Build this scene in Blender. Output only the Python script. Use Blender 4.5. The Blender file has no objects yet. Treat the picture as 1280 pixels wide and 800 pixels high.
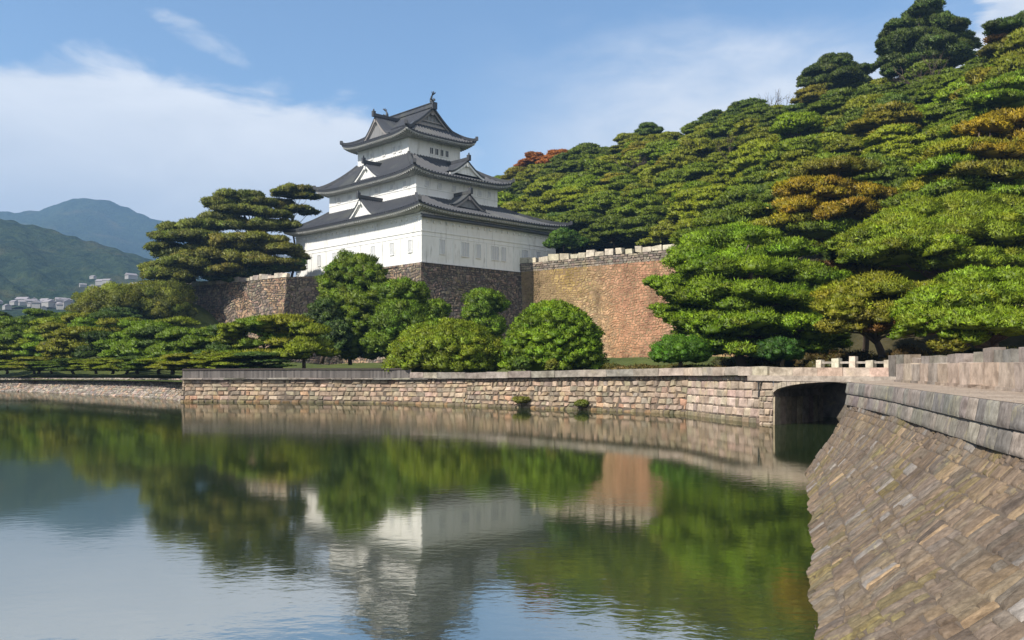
import bpy, math, random
import numpy as np
from mathutils import Vector, Matrix

R = math.radians
random.seed(7)
rng = np.random.default_rng(7)
sc = bpy.context.scene
COL = sc.collection

# ------------------------------------------------------------------ camera, sky, sun, exposure
F, HZ, EYE = 1108.0, 458.0, 3.2          # focal length and horizon row of the 1280x800 photograph, eye height (m)
cam_d = bpy.data.cameras.new('camera'); cam = bpy.data.objects.new('camera', cam_d); COL.objects.link(cam)
cam.location = (0, 0, EYE); cam.rotation_euler = (R(90), 0, 0)
cam_d.sensor_width = 36; cam_d.lens = 36 * F / 1280; cam_d.shift_y = (HZ - 400) / 1280
cam_d.clip_start = 0.1; cam_d.clip_end = 20000
sc.camera = cam

SUN_AZ, SUN_EL = math.atan2(-0.79, -0.60), R(46)
SUN = Vector((math.sin(SUN_AZ) * math.cos(SUN_EL), math.cos(SUN_AZ) * math.cos(SUN_EL), math.sin(SUN_EL)))
sun_d = bpy.data.lights.new('sun', 'SUN'); sun = bpy.data.objects.new('sun', sun_d); COL.objects.link(sun)
sun_d.energy = 4.8; sun_d.angle = R(0.6); sun_d.color = (1.0, 0.93, 0.82)
sun.rotation_euler = SUN.to_track_quat('Z', 'Y').to_euler(); sun.location = (-60, -40, 80)

world = bpy.data.worlds.new('World'); sc.world = world; world.use_nodes = True
sc.view_settings.view_transform = 'Standard'; sc.view_settings.look = 'None'
sc.view_settings.gamma = 1.0; sc.view_settings.exposure = 0.55; sc.view_settings.use_curve_mapping = False
cy = sc.cycles
cy.use_denoising = True; cy.max_bounces = 6; cy.diffuse_bounces = 3; cy.glossy_bounces = 3
cy.transmission_bounces = 3; cy.volume_bounces = 0; cy.transparent_max_bounces = 6
cy.caustics_reflective = False; cy.caustics_refractive = False
cy.sample_clamp_indirect = 4.0


class NT:
    """small node-tree writer"""
    def __init__(self, tree):
        self.t = tree; self.n = tree.nodes; self.l = tree.links; self.n.clear()
    def node(self, typ, **kw):
        n = self.n.new(typ)
        for k, v in kw.items():
            if k.startswith('i_'):
                n.inputs[k[2:].replace('_', ' ')].default_value = v
            else:
                setattr(n, k, v)
        return n
    def link(self, a, b): self.l.new(a, b)
    def val(self, s, sock):
        if isinstance(s, (int, float)): sock.default_value = s
        elif isinstance(s, (tuple, list)): sock.default_value = s if len(s) == len(sock.default_value) else (*s, 1)
        else: self.link(s, sock)
    def math(self, op, a, b=0.0, c=None, clamp=False):
        n = self.n.new('ShaderNodeMath'); n.operation = op; n.use_clamp = clamp
        self.val(a, n.inputs[0]); self.val(b, n.inputs[1])
        if c is not None: self.val(c, n.inputs[2])
        return n.outputs[0]
    def sstep(self, x, a, b):
        n = self.n.new('ShaderNodeMapRange'); n.interpolation_type = 'SMOOTHSTEP'
        self.val(x, n.inputs[0]); self.val(a, n.inputs[1]); self.val(b, n.inputs[2])
        n.inputs[3].default_value = 0; n.inputs[4].default_value = 1
        return n.outputs[0]
    def mix(self, f, a, b, blend='MIX'):
        n = self.n.new('ShaderNodeMix'); n.data_type = 'RGBA'; n.blend_type = blend
        self.val(f, n.inputs[0]); self.val(a, n.inputs[6]); self.val(b, n.inputs[7])
        return n.outputs[2]
    def noise(self, vec, scale, detail=4, rough=0.55, dist=0.0):
        n = self.n.new('ShaderNodeTexNoise')
        n.inputs['Scale'].default_value = scale; n.inputs['Detail'].default_value = detail
        n.inputs['Roughness'].default_value = rough; n.inputs['Distortion'].default_value = dist
        if vec is not None: self.link(vec, n.inputs['Vector'])
        return n.outputs['Fac']
    def mapping(self, vec, scale=(1, 1, 1), loc=(0, 0, 0), rot=(0, 0, 0)):
        n = self.n.new('ShaderNodeMapping'); self.link(vec, n.inputs[0])
        n.inputs['Scale'].default_value = scale; n.inputs['Location'].default_value = loc; n.inputs['Rotation'].default_value = rot
        return n.outputs[0]


def sky_world():
    t = NT(world.node_tree)
    sky = t.node('ShaderNodeTexSky'); sky.sky_type = 'NISHITA'; sky.sun_disc = False
    sky.sun_elevation = SUN_EL; sky.sun_rotation = SUN_AZ; sky.air_density = 1.0; sky.dust_density = 0.4; sky.ozone_density = 2.0
    tc = t.node('ShaderNodeTexCoord')
    sep = t.node('ShaderNodeSeparateXYZ'); t.link(tc.outputs['Generated'], sep.inputs[0])
    X, Y, Z = sep.outputs
    hor = t.math('MAXIMUM', t.math('SQRT', t.math('ADD', t.math('MULTIPLY', X, X), t.math('MULTIPLY', Y, Y))), 0.02)
    az = t.math('ARCTAN2', X, Y)                       # azimuth from north (+Y), radians
    el = t.math('DIVIDE', Z, hor)                      # tan(elevation)
    comb = t.node('ShaderNodeCombineXYZ'); t.link(az, comb.inputs[0]); t.link(el, comb.inputs[1])
    base = comb.outputs[0]
    big = t.noise(t.mapping(base, (2.2, 5.0, 1), (3.1, .4, 0)), 1.3, 6, .58, .3)
    fine = t.noise(t.mapping(base, (5.0, 11.0, 1), (.3, 2.4, 0)), 1.6, 7, .6, .5)
    wob = t.math('ADD', t.math('MULTIPLY', t.math('SUBTRACT', big, .5), .16), t.math('MULTIPLY', t.math('SUBTRACT', fine, .5), .10))
    # broad cumulus bank low in the north-west
    edge = t.math('SUBTRACT', .280, t.math('MULTIPLY', t.math('ADD', az, .14), .13))
    d = t.math('ADD', t.math('SUBTRACT', edge, el), wob)
    bank = t.sstep(d, -.004, .036)
    bank = t.math('MULTIPLY', bank, t.math('SUBTRACT', 1, t.sstep(t.math('ADD', az, t.math('MULTIPLY', wob, 1.2)), -.16, .03)))
    bank = t.math('MULTIPLY', bank, .97)
    # thin veil over the hill, cumulus in the north-east, scattered wisps
    veil = t.math('MULTIPLY', t.sstep(t.math('ADD', t.math('SUBTRACT', .375, el), wob), -.03, .12), t.math('MULTIPLY', t.sstep(az, -.1, .18), .95))
    cu = t.math('ADD', t.math('SUBTRACT', az, .468), t.math('MULTIPLY', wob, .9))
    cum = t.sstep(t.math('SUBTRACT', cu, t.math('MULTIPLY', t.math('SUBTRACT', el, .37), .55)), -.004, .02)
    cum = t.math('MULTIPLY', cum, t.sstep(big, .2, .42))
    ax = t.math('ADD', az, .345)
    ay = t.math('ADD', t.math('SUBTRACT', el, .352), t.math('MULTIPLY', ax, .42))
    wisp = t.math('ADD', t.math('POWER', t.math('ABSOLUTE', t.math('DIVIDE', ax, .055)), 2), t.math('POWER', t.math('ABSOLUTE', t.math('DIVIDE', ay, .011)), 2))
    wisp = t.math('MULTIPLY', t.sstep(t.math('ADD', wisp, t.math('MULTIPLY', t.math('SUBTRACT', fine, .5), 16.0)), 1.6, -1.6), .42)
    high = t.math('MULTIPLY', t.sstep(big, .56, .75), t.math('MULTIPLY', t.sstep(el, .5, .8), .6))
    cl = bank
    for q in (veil, cum, wisp, high): cl = t.math('MAXIMUM', cl, q)
    cl = t.math('MULTIPLY', cl, t.sstep(el, -.02, .01))
    body = t.math('ADD', t.math('MULTIPLY', fine, .6), t.math('MULTIPLY', big, .5))
    top = t.sstep(d, .30, .02)
    lum = t.math('ADD', t.math('MULTIPLY', top, .30), t.math('MULTIPLY', body, .52))
    ccol = t.mix(t.sstep(lum, .30, .70), (.40, .45, .52), (.68, .70, .73))
    skyc = t.node('ShaderNodeVectorMath', operation='SCALE'); t.link(sky.outputs[0], skyc.inputs[0]); skyc.inputs['Scale'].default_value = 0.118
    col = t.mix(cl, t.mix(1.0, skyc.outputs[0], (.93, 1.0, 1.02), 'MULTIPLY'), ccol)
    bg = t.node('ShaderNodeBackground'); t.link(col, bg.inputs[0]); bg.inputs[1].default_value = 1.0
    # the sky texture enters at strength 0.105, the clouds already in display units
    out = t.node('ShaderNodeOutputWorld'); t.link(bg.outputs[0], out.inputs[0])
sky_world()


# ------------------------------------------------------------------ helpers
def P(px, py, D):
    """point at distance D (m, along +Y) seen at photograph pixel (px, py)"""
    return np.array(((px - 640) / F * D, D, EYE - (py - HZ) / F * D))


class MB:
    """mesh builder: vertices, tri/quad faces, per-vertex colour and optional normals"""
    def __init__(self):
        self.V = []; self.T = []; self.Q = []; self.C = []; self.N = []; self.n = 0; self.hasN = False
    def add(self, v, tris=None, quads=None, col=(1, 1, 1), nrm=None):
        v = np.asarray(v, float).reshape(-1, 3)
        if tris is not None and len(tris): self.T.append(np.asarray(tris, int).reshape(-1, 3) + self.n)
        if quads is not None and len(quads): self.Q.append(np.asarray(quads, int).reshape(-1, 4) + self.n)
        c = np.asarray(col, float)
        self.C.append(np.broadcast_to(c, (len(v), 3)) if c.ndim == 1 else c)
        if nrm is not None: self.hasN = True
        self.N.append(np.zeros((len(v), 3)) if nrm is None else nrm)
        self.V.append(v); self.n += len(v)
    def box(self, c, s, rz=0, col=(1, 1, 1), jit=0.0, ax=None):
        hx, hy, hz = s[0] / 2, s[1] / 2, s[2] / 2
        v = np.array([(x, y, z) for z in (-hz, hz) for x, y in ((-hx, -hy), (hx, -hy), (hx, hy), (-hx, hy))])
        if jit: v = v + rng.normal(0, jit, v.shape)
        if ax is not None:
            v = v[:, :1] * np.asarray(ax[0]) + v[:, 1:2] * np.asarray(ax[1]) + v[:, 2:] * np.asarray(ax[2])
        elif rz:
            cs, sn = math.cos(rz), math.sin(rz); v = np.stack([v[:, 0] * cs - v[:, 1] * sn, v[:, 0] * sn + v[:, 1] * cs, v[:, 2]], 1)
        self.add(v + np.asarray(c), quads=[(0, 3, 2, 1), (4, 5, 6, 7), (0, 1, 5, 4), (1, 2, 6, 5), (2, 3, 7, 6), (3, 0, 4, 7)], col=col)
    def bar(self, p, q, w, h, col=(1, 1, 1)):
        p = np.asarray(p, float); q = np.asarray(q, float); d = q - p; L = np.linalg.norm(d); d /= L
        s = np.cross(d, (0, 0, 1.0)); s = s / np.linalg.norm(s) if np.linalg.norm(s) > 1e-6 else np.array((1., 0, 0)); u = np.cross(s, d)
        self.box((p + q) / 2, (L, w, h), ax=(d, s, u), col=col)
    def tube(self, pts, rad, k=7, col=(1, 1, 1)):
        pts = np.asarray(pts, float); rad = np.broadcast_to(np.asarray(rad, float), (len(pts),))
        tan = np.gradient(pts, axis=0); tan /= np.linalg.norm(tan, axis=1)[:, None] + 1e-9
        ref = np.array((0.31, 0.87, 0.1)); a = np.cross(tan, ref); a /= np.linalg.norm(a, axis=1)[:, None] + 1e-9; b = np.cross(tan, a)
        th = np.linspace(0, 2 * np.pi, k, endpoint=False)
        v = pts[:, None] + rad[:, None, None] * (a[:, None] * np.cos(th)[None, :, None] + b[:, None] * np.sin(th)[None, :, None])
        q = []
        for i in range(len(pts) - 1):
            for j in range(k):
                q.append((i * k + j, i * k + (j + 1) % k, (i + 1) * k + (j + 1) % k, (i + 1) * k + j))
        n = len(pts) * k
        v = np.concatenate([v.reshape(-1, 3), pts[:1], pts[-1:]])
        t = [(n, (j + 1) % k, j) for j in range(k)] + [(n + 1, n - k + j, n - k + (j + 1) % k) for j in range(k)]
        self.add(v, tris=t, quads=q, col=col)
    def grid(self, G, col=(1, 1, 1), flip=False):
        G = np.asarray(G, float); a, b = G.shape[:2]
        i = np.arange(a * b).reshape(a, b)
        q = np.stack([i[:-1, :-1], i[1:, :-1], i[1:, 1:], i[:-1, 1:]], -1).reshape(-1, 4)
        if flip: q = q[:, ::-1]
        c = np.asarray(col, float)
        self.add(G.reshape(-1, 3), quads=q, col=c if c.ndim == 1 else c.reshape(-1, 3))
    def build(self, name, mat, parent=None, smooth=False):
        me = bpy.data.meshes.new(name)
        V = np.concatenate(self.V); T = np.concatenate(self.T) if self.T else np.zeros((0, 3), int); Q = np.concatenate(self.Q) if self.Q else np.zeros((0, 4), int)
        me.vertices.add(len(V)); me.vertices.foreach_set('co', V.ravel().astype(np.float32))
        me.loops.add(T.size + Q.size); me.loops.foreach_set('vertex_index', np.concatenate([T.ravel(), Q.ravel()]).astype(np.int32))
        me.polygons.add(len(T) + len(Q))
        st = np.concatenate([np.arange(len(T)) * 3, T.size + np.arange(len(Q)) * 4]).astype(np.int32)
        me.polygons.foreach_set('loop_start', st)
        me.polygons.foreach_set('use_smooth', np.full(len(T) + len(Q), bool(smooth or self.hasN)))
        at = me.attributes.new('tint', 'FLOAT_COLOR', 'POINT')
        C = np.concatenate(self.C); at.data.foreach_set('color', np.concatenate([C, np.ones((len(C), 1))], 1).ravel().astype(np.float32))
        me.update(calc_edges=True)
        if self.hasN:
            N = np.concatenate(self.N); me.normals_split_custom_set_from_vertices(N.astype(np.float32).tolist())
        me.materials.append(mat)
        o = bpy.data.objects.new(name, me); COL.objects.link(o)
        if parent is not None: o.parent = parent
        return o


def tag(o, label, cat, group=None):
    o['label'] = label; o['category'] = cat
    if group: o['group'] = group
    return o

def thing(name, label, cat, loc=(0, 0, 0), rz=0, group=None):
    o = bpy.data.objects.new(name, None); COL.objects.link(o); o.location = loc; o.rotation_euler = (0, 0, rz)
    o.empty_display_size = .5
    return tag(o, label, cat, group)

def structure(o, kind='structure'):
    o['kind'] = kind; return o

def copy_thing(src, loc, rz=0, scale=(1, 1, 1), tint=None):
    r = src.copy(); COL.objects.link(r); r.location = loc; r.rotation_euler = (0, 0, rz); r.scale = scale
    for ch in src.children:
        c = ch.copy(); COL.objects.link(c); c.parent = r
        if tint is not None and ch.name.startswith('crown'): c.color = (*tint, 1)
    return r

def vnoise(p, s=1.0, seed=0):
    """smooth pseudo noise in about [-1, 1]"""
    p = np.asarray(p, float) * s + seed * 7.31
    x, y, z = p[..., 0], p[..., 1], p[..., 2]
    return (np.sin(1.7 * x + 1.3 * y + .4 * np.sin(2.1 * z + x)) + np.sin(2.3 * y - 1.1 * z + .7 * np.sin(1.9 * x)) + np.sin(2.9 * z + .8 * x - 1.7 * y + 1.2 * np.sin(1.3 * y))) / 3


# ------------------------------------------------------------------ materials
def mat(name, fn):
    m = bpy.data.materials.new(name); m.use_nodes = True; fn(NT(m.node_tree)); return m

def bsdf_out(t, col, rough=.8, bump=None, strength=.4, dist=.05, spec=.3):
    b = t.node('ShaderNodeBsdfPrincipled'); t.val(col, b.inputs['Base Color']); t.val(rough, b.inputs['Roughness'])
    b.inputs['Specular IOR Level'].default_value = spec
    if bump is not None:
        n = t.node('ShaderNodeBump'); n.inputs['Strength'].default_value = strength; n.inputs['Distance'].default_value = dist
        t.link(bump, n.inputs['Height']); t.link(n.outputs[0], b.inputs['Normal'])
    o = t.node('ShaderNodeOutputMaterial'); t.link(b.outputs[0], o.inputs[0])
    return b

def m_leaf(t):
    a = t.node('ShaderNodeAttribute', attribute_name='tint'); oi = t.node('ShaderNodeObjectInfo')
    col = t.mix(1.0, t.mix(1.0, a.outputs['Color'], oi.outputs['Color'], 'MULTIPLY'), (1.34, 1.24, .85), 'MULTIPLY')
    d = t.node('ShaderNodeBsdfDiffuse'); t.link(col, d.inputs[0])
    tr = t.node('ShaderNodeBsdfTranslucent'); t.link(t.mix(1.0, col, (1.2, 1.2, .5), 'MULTIPLY'), tr.inputs[0])
    g = t.node('ShaderNodeBsdfGlossy'); g.inputs['Roughness'].default_value = .45; g.inputs[0].default_value = (.6, .65, .6, 1)
    m1 = t.node('ShaderNodeMixShader'); m1.inputs[0].default_value = .36; t.link(d.outputs[0], m1.inputs[1]); t.link(tr.outputs[0], m1.inputs[2])
    m2 = t.node('ShaderNodeMixShader'); m2.inputs[0].default_value = .018; t.link(m1.outputs[0], m2.inputs[1]); t.link(g.outputs[0], m2.inputs[2])
    o = t.node('ShaderNodeOutputMaterial'); t.link(m2.outputs[0], o.inputs[0])

def m_bark(t):
    tc = t.node('ShaderNodeTexCoord'); n = t.noise(t.mapping(tc.outputs['Object'], (6, 6, 1.6)), 2.2, 6, .65)
    bsdf_out(t, t.mix(n, (.035, .025, .02), (.16, .115, .085)), .9, n, .8, .08)

def m_stone(scale, streak=None, bump=.5, dist=.03):
    def f(t):
        a = t.node('ShaderNodeAttribute', attribute_name='tint'); tc = t.node('ShaderNodeTexCoord')
        v = tc.outputs['Object'] if streak is None else t.mapping(tc.outputs['Object'], streak)
        n1 = t.noise(v, scale, 7, .66, .3); n2 = t.noise(tc.outputs['Object'], scale * .22, 5, .6, .6)
        n3 = t.noise(tc.outputs['Object'], scale * 5, 3, .6)
        c = t.mix(1.0, a.outputs['Color'], t.mix(t.sstep(n1, .25, .75), (.58, .56, .53), (1.32, 1.3, 1.26)), 'MULTIPLY')
        c = t.mix(1.0, c, t.mix(n3, (.75, .75, .75), (1.22, 1.22, 1.2)), 'MULTIPLY')
        lich = t.math('MULTIPLY', t.sstep(n2, .57, .68), t.sstep(n1, .42, .62))
        c = t.mix(t.math('MULTIPLY', lich, .42), c, (.26, .22, .07))
        stain = t.math('MULTIPLY', t.sstep(n2, .44, .33), .5)
        c = t.mix(stain, c, t.mix(1.0, c, (.45, .42, .40), 'MULTIPLY'))
        h = t.math('ADD', n1, t.math('MULTIPLY', n3, .35))
        bsdf_out(t, c, .88, h, bump, dist, .2)
    return f

def m_plain(c, var=.2, scale=1.0, rough=.8, bump=.2, dist=.02, spec=.3):
    def f(t):
        tc = t.node('ShaderNodeTexCoord'); n = t.noise(tc.outputs['Object'], scale, 6, .6, .3); n2 = t.noise(tc.outputs['Object'], scale * 8, 3)
        lo = tuple(x * (1 - var) for x in c); hi = tuple(min(1, x * (1 + var)) for x in c)
        a = t.node('ShaderNodeAttribute', attribute_name='tint')
        col = t.mix(1.0, t.mix(t.math('ADD', t.math('MULTIPLY', n, .7), t.math('MULTIPLY', n2, .3)), lo, hi), a.outputs['Color'], 'MULTIPLY')
        bsdf_out(t, col, rough, n2, bump, dist, spec)
    return f

def m_plaster(t):
    tc = t.node('ShaderNodeTexCoord'); v = tc.outputs['Object']
    streak = t.noise(t.mapping(v, (1.4, 1.4, .22)), 1.1, 6, .65, .2); blot = t.noise(v, .35, 5, .6); fine = t.noise(v, 6, 4)
    a = t.node('ShaderNodeAttribute', attribute_name='tint')
    c = t.mix(t.sstep(streak, .50, .74), (.75, .75, .73), (.47, .47, .45))
    c = t.mix(t.math('MULTIPLY', t.sstep(blot, .5, .7), .5), c, (.64, .63, .58))
    bsdf_out(t, t.mix(1.0, c, a.outputs['Color'], 'MULTIPLY'), .75, fine, .15, .03)

def m_tile(t):
    tc = t.node('ShaderNodeTexCoord'); v = tc.outputs['Object']
    n = t.noise(v, 1.2, 6, .65); n2 = t.noise(v, .18, 4); a = t.node('ShaderNodeAttribute', attribute_name='tint')
    c = t.mix(n, (.024, .026, .032), (.070, .073, .082)); c = t.mix(t.math('MULTIPLY', t.sstep(n2, .5, .7), .4), c, (.12, .125, .10))
    bsdf_out(t, t.mix(1.0, c, a.outputs['Color'], 'MULTIPLY'), .55, n, .4, .05, .4)

def m_water(t):
    tc = t.node('ShaderNodeTexCoord'); v = tc.outputs['Object']
    fine = t.noise(t.mapping(v, (1.0, 1.5, 1), rot=(0, 0, R(12))), 3.4, 3, .55, .2)
    mid = t.noise(t.mapping(v, (1.0, 1.6, 1), rot=(0, 0, R(-15))), .9, 3, .5)
    gust = t.noise(t.mapping(v, (.035, .06, 1), (1.7, .2, 0)), 1.0, 3, .5, .4)
    sep = t.node('ShaderNodeSeparateXYZ'); t.link(v, sep.inputs[0])
    g = t.math('ADD', t.sstep(gust, .46, .62), t.sstep(sep.outputs[1], 22, 8), clamp=True)
    amp = t.math('ADD', .028, t.math('MULTIPLY', g, .095))
    h = t.math('MULTIPLY', t.math('ADD', fine, t.math('MULTIPLY', mid, 1.2)), amp)
    n = t.node('ShaderNodeBump'); n.inputs['Strength'].default_value = 1.0; n.inputs['Distance'].default_value = .022; t.link(h, n.inputs['Height'])
    dif = t.node('ShaderNodeBsdfDiffuse'); dif.inputs[0].default_value = (.016, .026, .010, 1)
    gl = t.node('ShaderNodeBsdfGlossy'); gl.inputs[0].default_value = (1, .97, .91, 1); gl.inputs['Roughness'].default_value = .05
    t.link(n.outputs[0], gl.inputs['Normal'])
    fr = t.node('ShaderNodeFresnel'); fr.inputs[0].default_value = 1.55; t.link(n.outputs[0], fr.inputs['Normal'])
    mx = t.node('ShaderNodeMixShader'); t.link(t.math('ADD', .42, t.math('MULTIPLY', fr.outputs[0], .20)), mx.inputs[0]); t.link(dif.outputs[0], mx.inputs[1]); t.link(gl.outputs[0], mx.inputs[2])
    o = t.node('ShaderNodeOutputMaterial'); t.link(mx.outputs[0], o.inputs[0])

def m_ground(a, b, s):
    def f(t):
        tc = t.node('ShaderNodeTexCoord'); n = t.noise(tc.outputs['Object'], s, 8, .65, .4); n2 = t.noise(tc.outputs['Object'], s * 9, 4, .6)
        bsdf_out(t, t.mix(t.sstep(t.math('ADD', t.math('MULTIPLY', n, .7), t.math('MULTIPLY', n2, .3)), .3, .7), a, b), .95, n2, .8, .3, .1)
    return f

def m_forest(t):
    tc = t.node('ShaderNodeTexCoord'); v = tc.outputs['Object']; n = t.noise(v, .012, 6, .6); n2 = t.noise(v, .09, 5, .7)
    c = t.mix(t.sstep(n2, .3, .7), (.010, .022, .014), (.042, .062, .028)); c = t.mix(t.math('MULTIPLY', t.sstep(n, .52, .7), .5), c, (.10, .085, .04))
    bsdf_out(t, c, .95, n2, 1.0, 6.0, .05)

M = dict(
    leaf=mat('foliage', m_leaf), bark=mat('bark', m_bark), stone=mat('masonry', m_stone(2.2)),
    near=mat('near_masonry', m_stone(5.0, (1.9, 1.9, 1.1), .8, .014)), farstone=mat('far_masonry', m_stone(.9, None, .6, .12)),
    plaster=mat('white_plaster', m_plaster), tile=mat('roof_tile', m_tile), water=mat('lake_water', m_water),
    mortar=mat('joint_earth', m_plain((.05, .042, .034), .3, 1.5)), wood=mat('dark_wood', m_plain((.05, .04, .035), .3, 3)),
    weathered=mat('weathered_boards', m_plain((.27, .25, .24), .35, 2.5)), pane=mat('dark_opening', m_plain((.03, .035, .04), .3, 2, .4)),
    shutter=mat('grey_shutter', m_plain((.52, .53, .55), .12, 1.5)), grass=mat('grass_ground', m_ground((.03, .045, .012), (.10, .115, .03), .12)),
    scrub=mat('undergrowth_ground', m_ground((.018, .02, .008), (.065, .055, .028), .15)), sand=mat('sandy_road', m_ground((.28, .22, .17), (.42, .34, .27), .8)),
    forest=mat('distant_forest', m_forest), bronze=mat('ridge_bronze', m_plain((.035, .04, .045), .3, 3, .5)),
    house=mat('house_wall', m_plain((.3, .29, .28), .15, .2)), hroof=mat('house_roof', m_plain((.25, .23, .24), .3, .2)),
)

# ------------------------------------------------------------------ setting: water, ground, hills
def sheet(name, pts, m, kind='structure'):
    b = MB(); b.grid(pts); return structure(b.build(name, m, smooth=True), kind)

sheet('water', [[(-3600, -80, 0), (-3600, 3700, 0)], [(1700, -80, 0), (1700, 3700, 0)]][::-1], M['water'])

# the line of the bank: toe (x, y) along the waterline, and the height of the top
BANK = np.array([(-150, 132, 1.55), (-90, 120, 1.6), (-62, 112, 1.7), (-46, 98, 1.9), (-35, 88, 1.95), (-30, 80, 2.0), (-20, 79, 2.05), (-11, 77, 2.05), (-3.9, 72, 2.2), (3.6, 66, 2.4), (8.2, 62.5, 2.5), (11.5, 59, 2.6), (12.6, 54, 2.65), (14.2, 49, 2.7)], float)

def terrain():
    xs = np.concatenate([np.linspace(-400, -100, 26), np.linspace(-95, 40, 68)])
    rows = np.concatenate([np.linspace(0, 60, 31), np.linspace(65, 300, 40)])
    G = np.zeros((len(xs), len(rows), 3))
    bx = np.interp(xs, BANK[:, 0], BANK[:, 1]); bz = np.interp(xs, BANK[:, 0], BANK[:, 2])
    for i, x in enumerate(xs):
        y0 = bx[i] + 1.6
        if x > 14: y0 = 53.5 + (x - 14) * .1
        y = y0 + rows
        z = bz[i] - .25 + np.minimum(rows, 60) * .03 + .25 * np.sin(x * .3 + rows * .21)* np.minimum(rows / 15, 1)
        # grassy shoulder climbing to the castle terrace on the left
        sh = 12.5 * np.exp(-((x + 64) / 13) ** 2) * np.clip((y - 130) / 34, 0, 1) ** 1.2
        z = z + sh * (x < -20)
        G[i] = np.stack([np.full_like(y, x), y, z], 1)
    return sheet('ground', G, M['grass'])
terrain()

CX, CY, CB = -15.7, 154.0, 21.3         # castle corner
E1 = np.array((-.695, .719)); E2 = np.array((.719, .695))
def cw(t, s):                            # castle plan (t along the right face, s along the left face) -> world xy
    return np.array((CX, CY)) + t * E2 + s * E1

b = MB()
ter = [(-40.3, 158.5), (-31.5, 168.6), (-15.4, 153.6), (2.0, 170.5), (29.5, 151.5), (44, 143), (75, 150), (110, 330), (-120, 330), (-62.5, 173.5)]
tz = [19.2, 20.6, 21.25, 21.25, 23.0, 23, 24, 24, 19, 19.0]
pts = [(x, y, z - .05) for (x, y), z in zip(ter, tz)]
b.add(pts + [(0, 230, 22)], tris=[(i, (i + 1) % len(pts), len(pts)) for i in range(len(pts))])
structure(b.build('terrace', M['scrub']))

HCOL = np.array([(560, 215, 22, 275, 52), (600, 195, 22, 270, 54), (700, 180, 24, 258, 60.5), (800, 166, 24, 245, 62.5), (850, 158, 23, 238, 62.5), (900, 140, 18, 226, 61.5),
                 (950, 112, 9, 215, 61), (1000, 94, 4, 205, 60.5), (1100, 86, 3, 190, 60), (1200, 84, 3, 172, 57), (1280, 82, 3, 152, 55.5), (1400, 74, 3, 140, 56), (1700, 60, 3, 125, 56)], float)
def hill_pt(px, t):
    Df, zf, Dr, zr = (np.interp(px, HCOL[:, 0], HCOL[:, k]) for k in range(1, 5))
    D = Df + (Dr - Df) * t
    tz_ = np.where(t <= 1, t ** .93, 1 - .6 * (t - 1))
    z = zf + (zr - zf) * tz_
    return np.stack([(px - 640) / F * D, D, z + 1.2 * np.sin(px * .05 + 6 * t) * np.minimum(t * 4, 1)], -1)
pxs = np.linspace(560, 1700, 90); ts = np.linspace(0, 1.6, 50)
G = np.array([[hill_pt(p, t) for t in ts] for p in pxs])
sheet('hill', G, M['scrub'])

def ridge(name, prof, D, base, depth, m, rough, n=160, rows=26, seed=0, front=None):
    """range of hills: skyline given as photograph points at distance D, sloping down toward the viewer"""
    px = np.linspace(prof[0][0], prof[-1][0], n); py = np.interp(px, [p[0] for p in prof], [p[1] for p in prof])
    py = np.convolve(np.pad(py, 4, mode='edge'), np.ones(9) / 9, 'valid')
    G = np.zeros((n, rows, 3))
    for j in range(rows):
        t = j / (rows - 4)
        d = D - depth * (1 - t)
        zt = EYE + (HZ - py) / F * D
        z = base + (zt - base) * (np.clip(t, 0, 1) ** 1.1) * (1 if t <= 1 else 1 - (t - 1) * 2)
        x = (px - 640) / F * D * (.93 + .07 * t)
        p = np.stack([x, np.full(n, d), z], 1)
        amp = rough * math.sin(min(t, 1) * math.pi * .9 + .12)
        p[:, 2] += amp * (vnoise(p, 9 / depth, seed) + .5 * vnoise(p, 27 / depth, seed + 3)) + rough * .25 * vnoise(p, 70 / depth, seed + 5)
        p[:, 1] += rough * .8 * vnoise(p, 14 / depth, seed + 9)
        G[:, j] = p
    return sheet(name, G, m)
ridge('mountain', [(-420, 300), (-250, 282), (-100, 268), (0, 260), (35, 268), (80, 254), (114, 243), (150, 255), (205, 276), (300, 330), (420, 390), (560, 420)], 3100, 10, 1300, M['forest'], 34, seed=2)
ridge('far_hill', [(-520, 240), (-300, 250), (-120, 262), (0, 273), (60, 284), (120, 306), (180, 320), (260, 352), (340, 392), (460, 440)], 1150, 46, 480, M['forest'], 12, n=260, rows=60, seed=5)
b = MB(); b.grid([[(-1200, 330, 3), (-1200, 500, 26), (-1200, 640, 43), (-1200, 760, 57)], [(60, 330, 3), (60, 500, 26), (60, 640, 43), (60, 760, 57)]][::-1]); structure(b.build('valley', M['forest']))

# ------------------------------------------------------------------ masonry
def resample(pts, step):
    pts = np.asarray(pts, float); d = np.r_[0, np.cumsum(np.linalg.norm(np.diff(pts[:, :2], axis=0), axis=1))]
    n = max(2, int(round(d[-1] / step)) + 1); u = np.linspace(0, d[-1], n)
    return u, np.stack([np.interp(u, d, pts[:, k]) for k in range(pts.shape[1])], 1)

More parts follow.
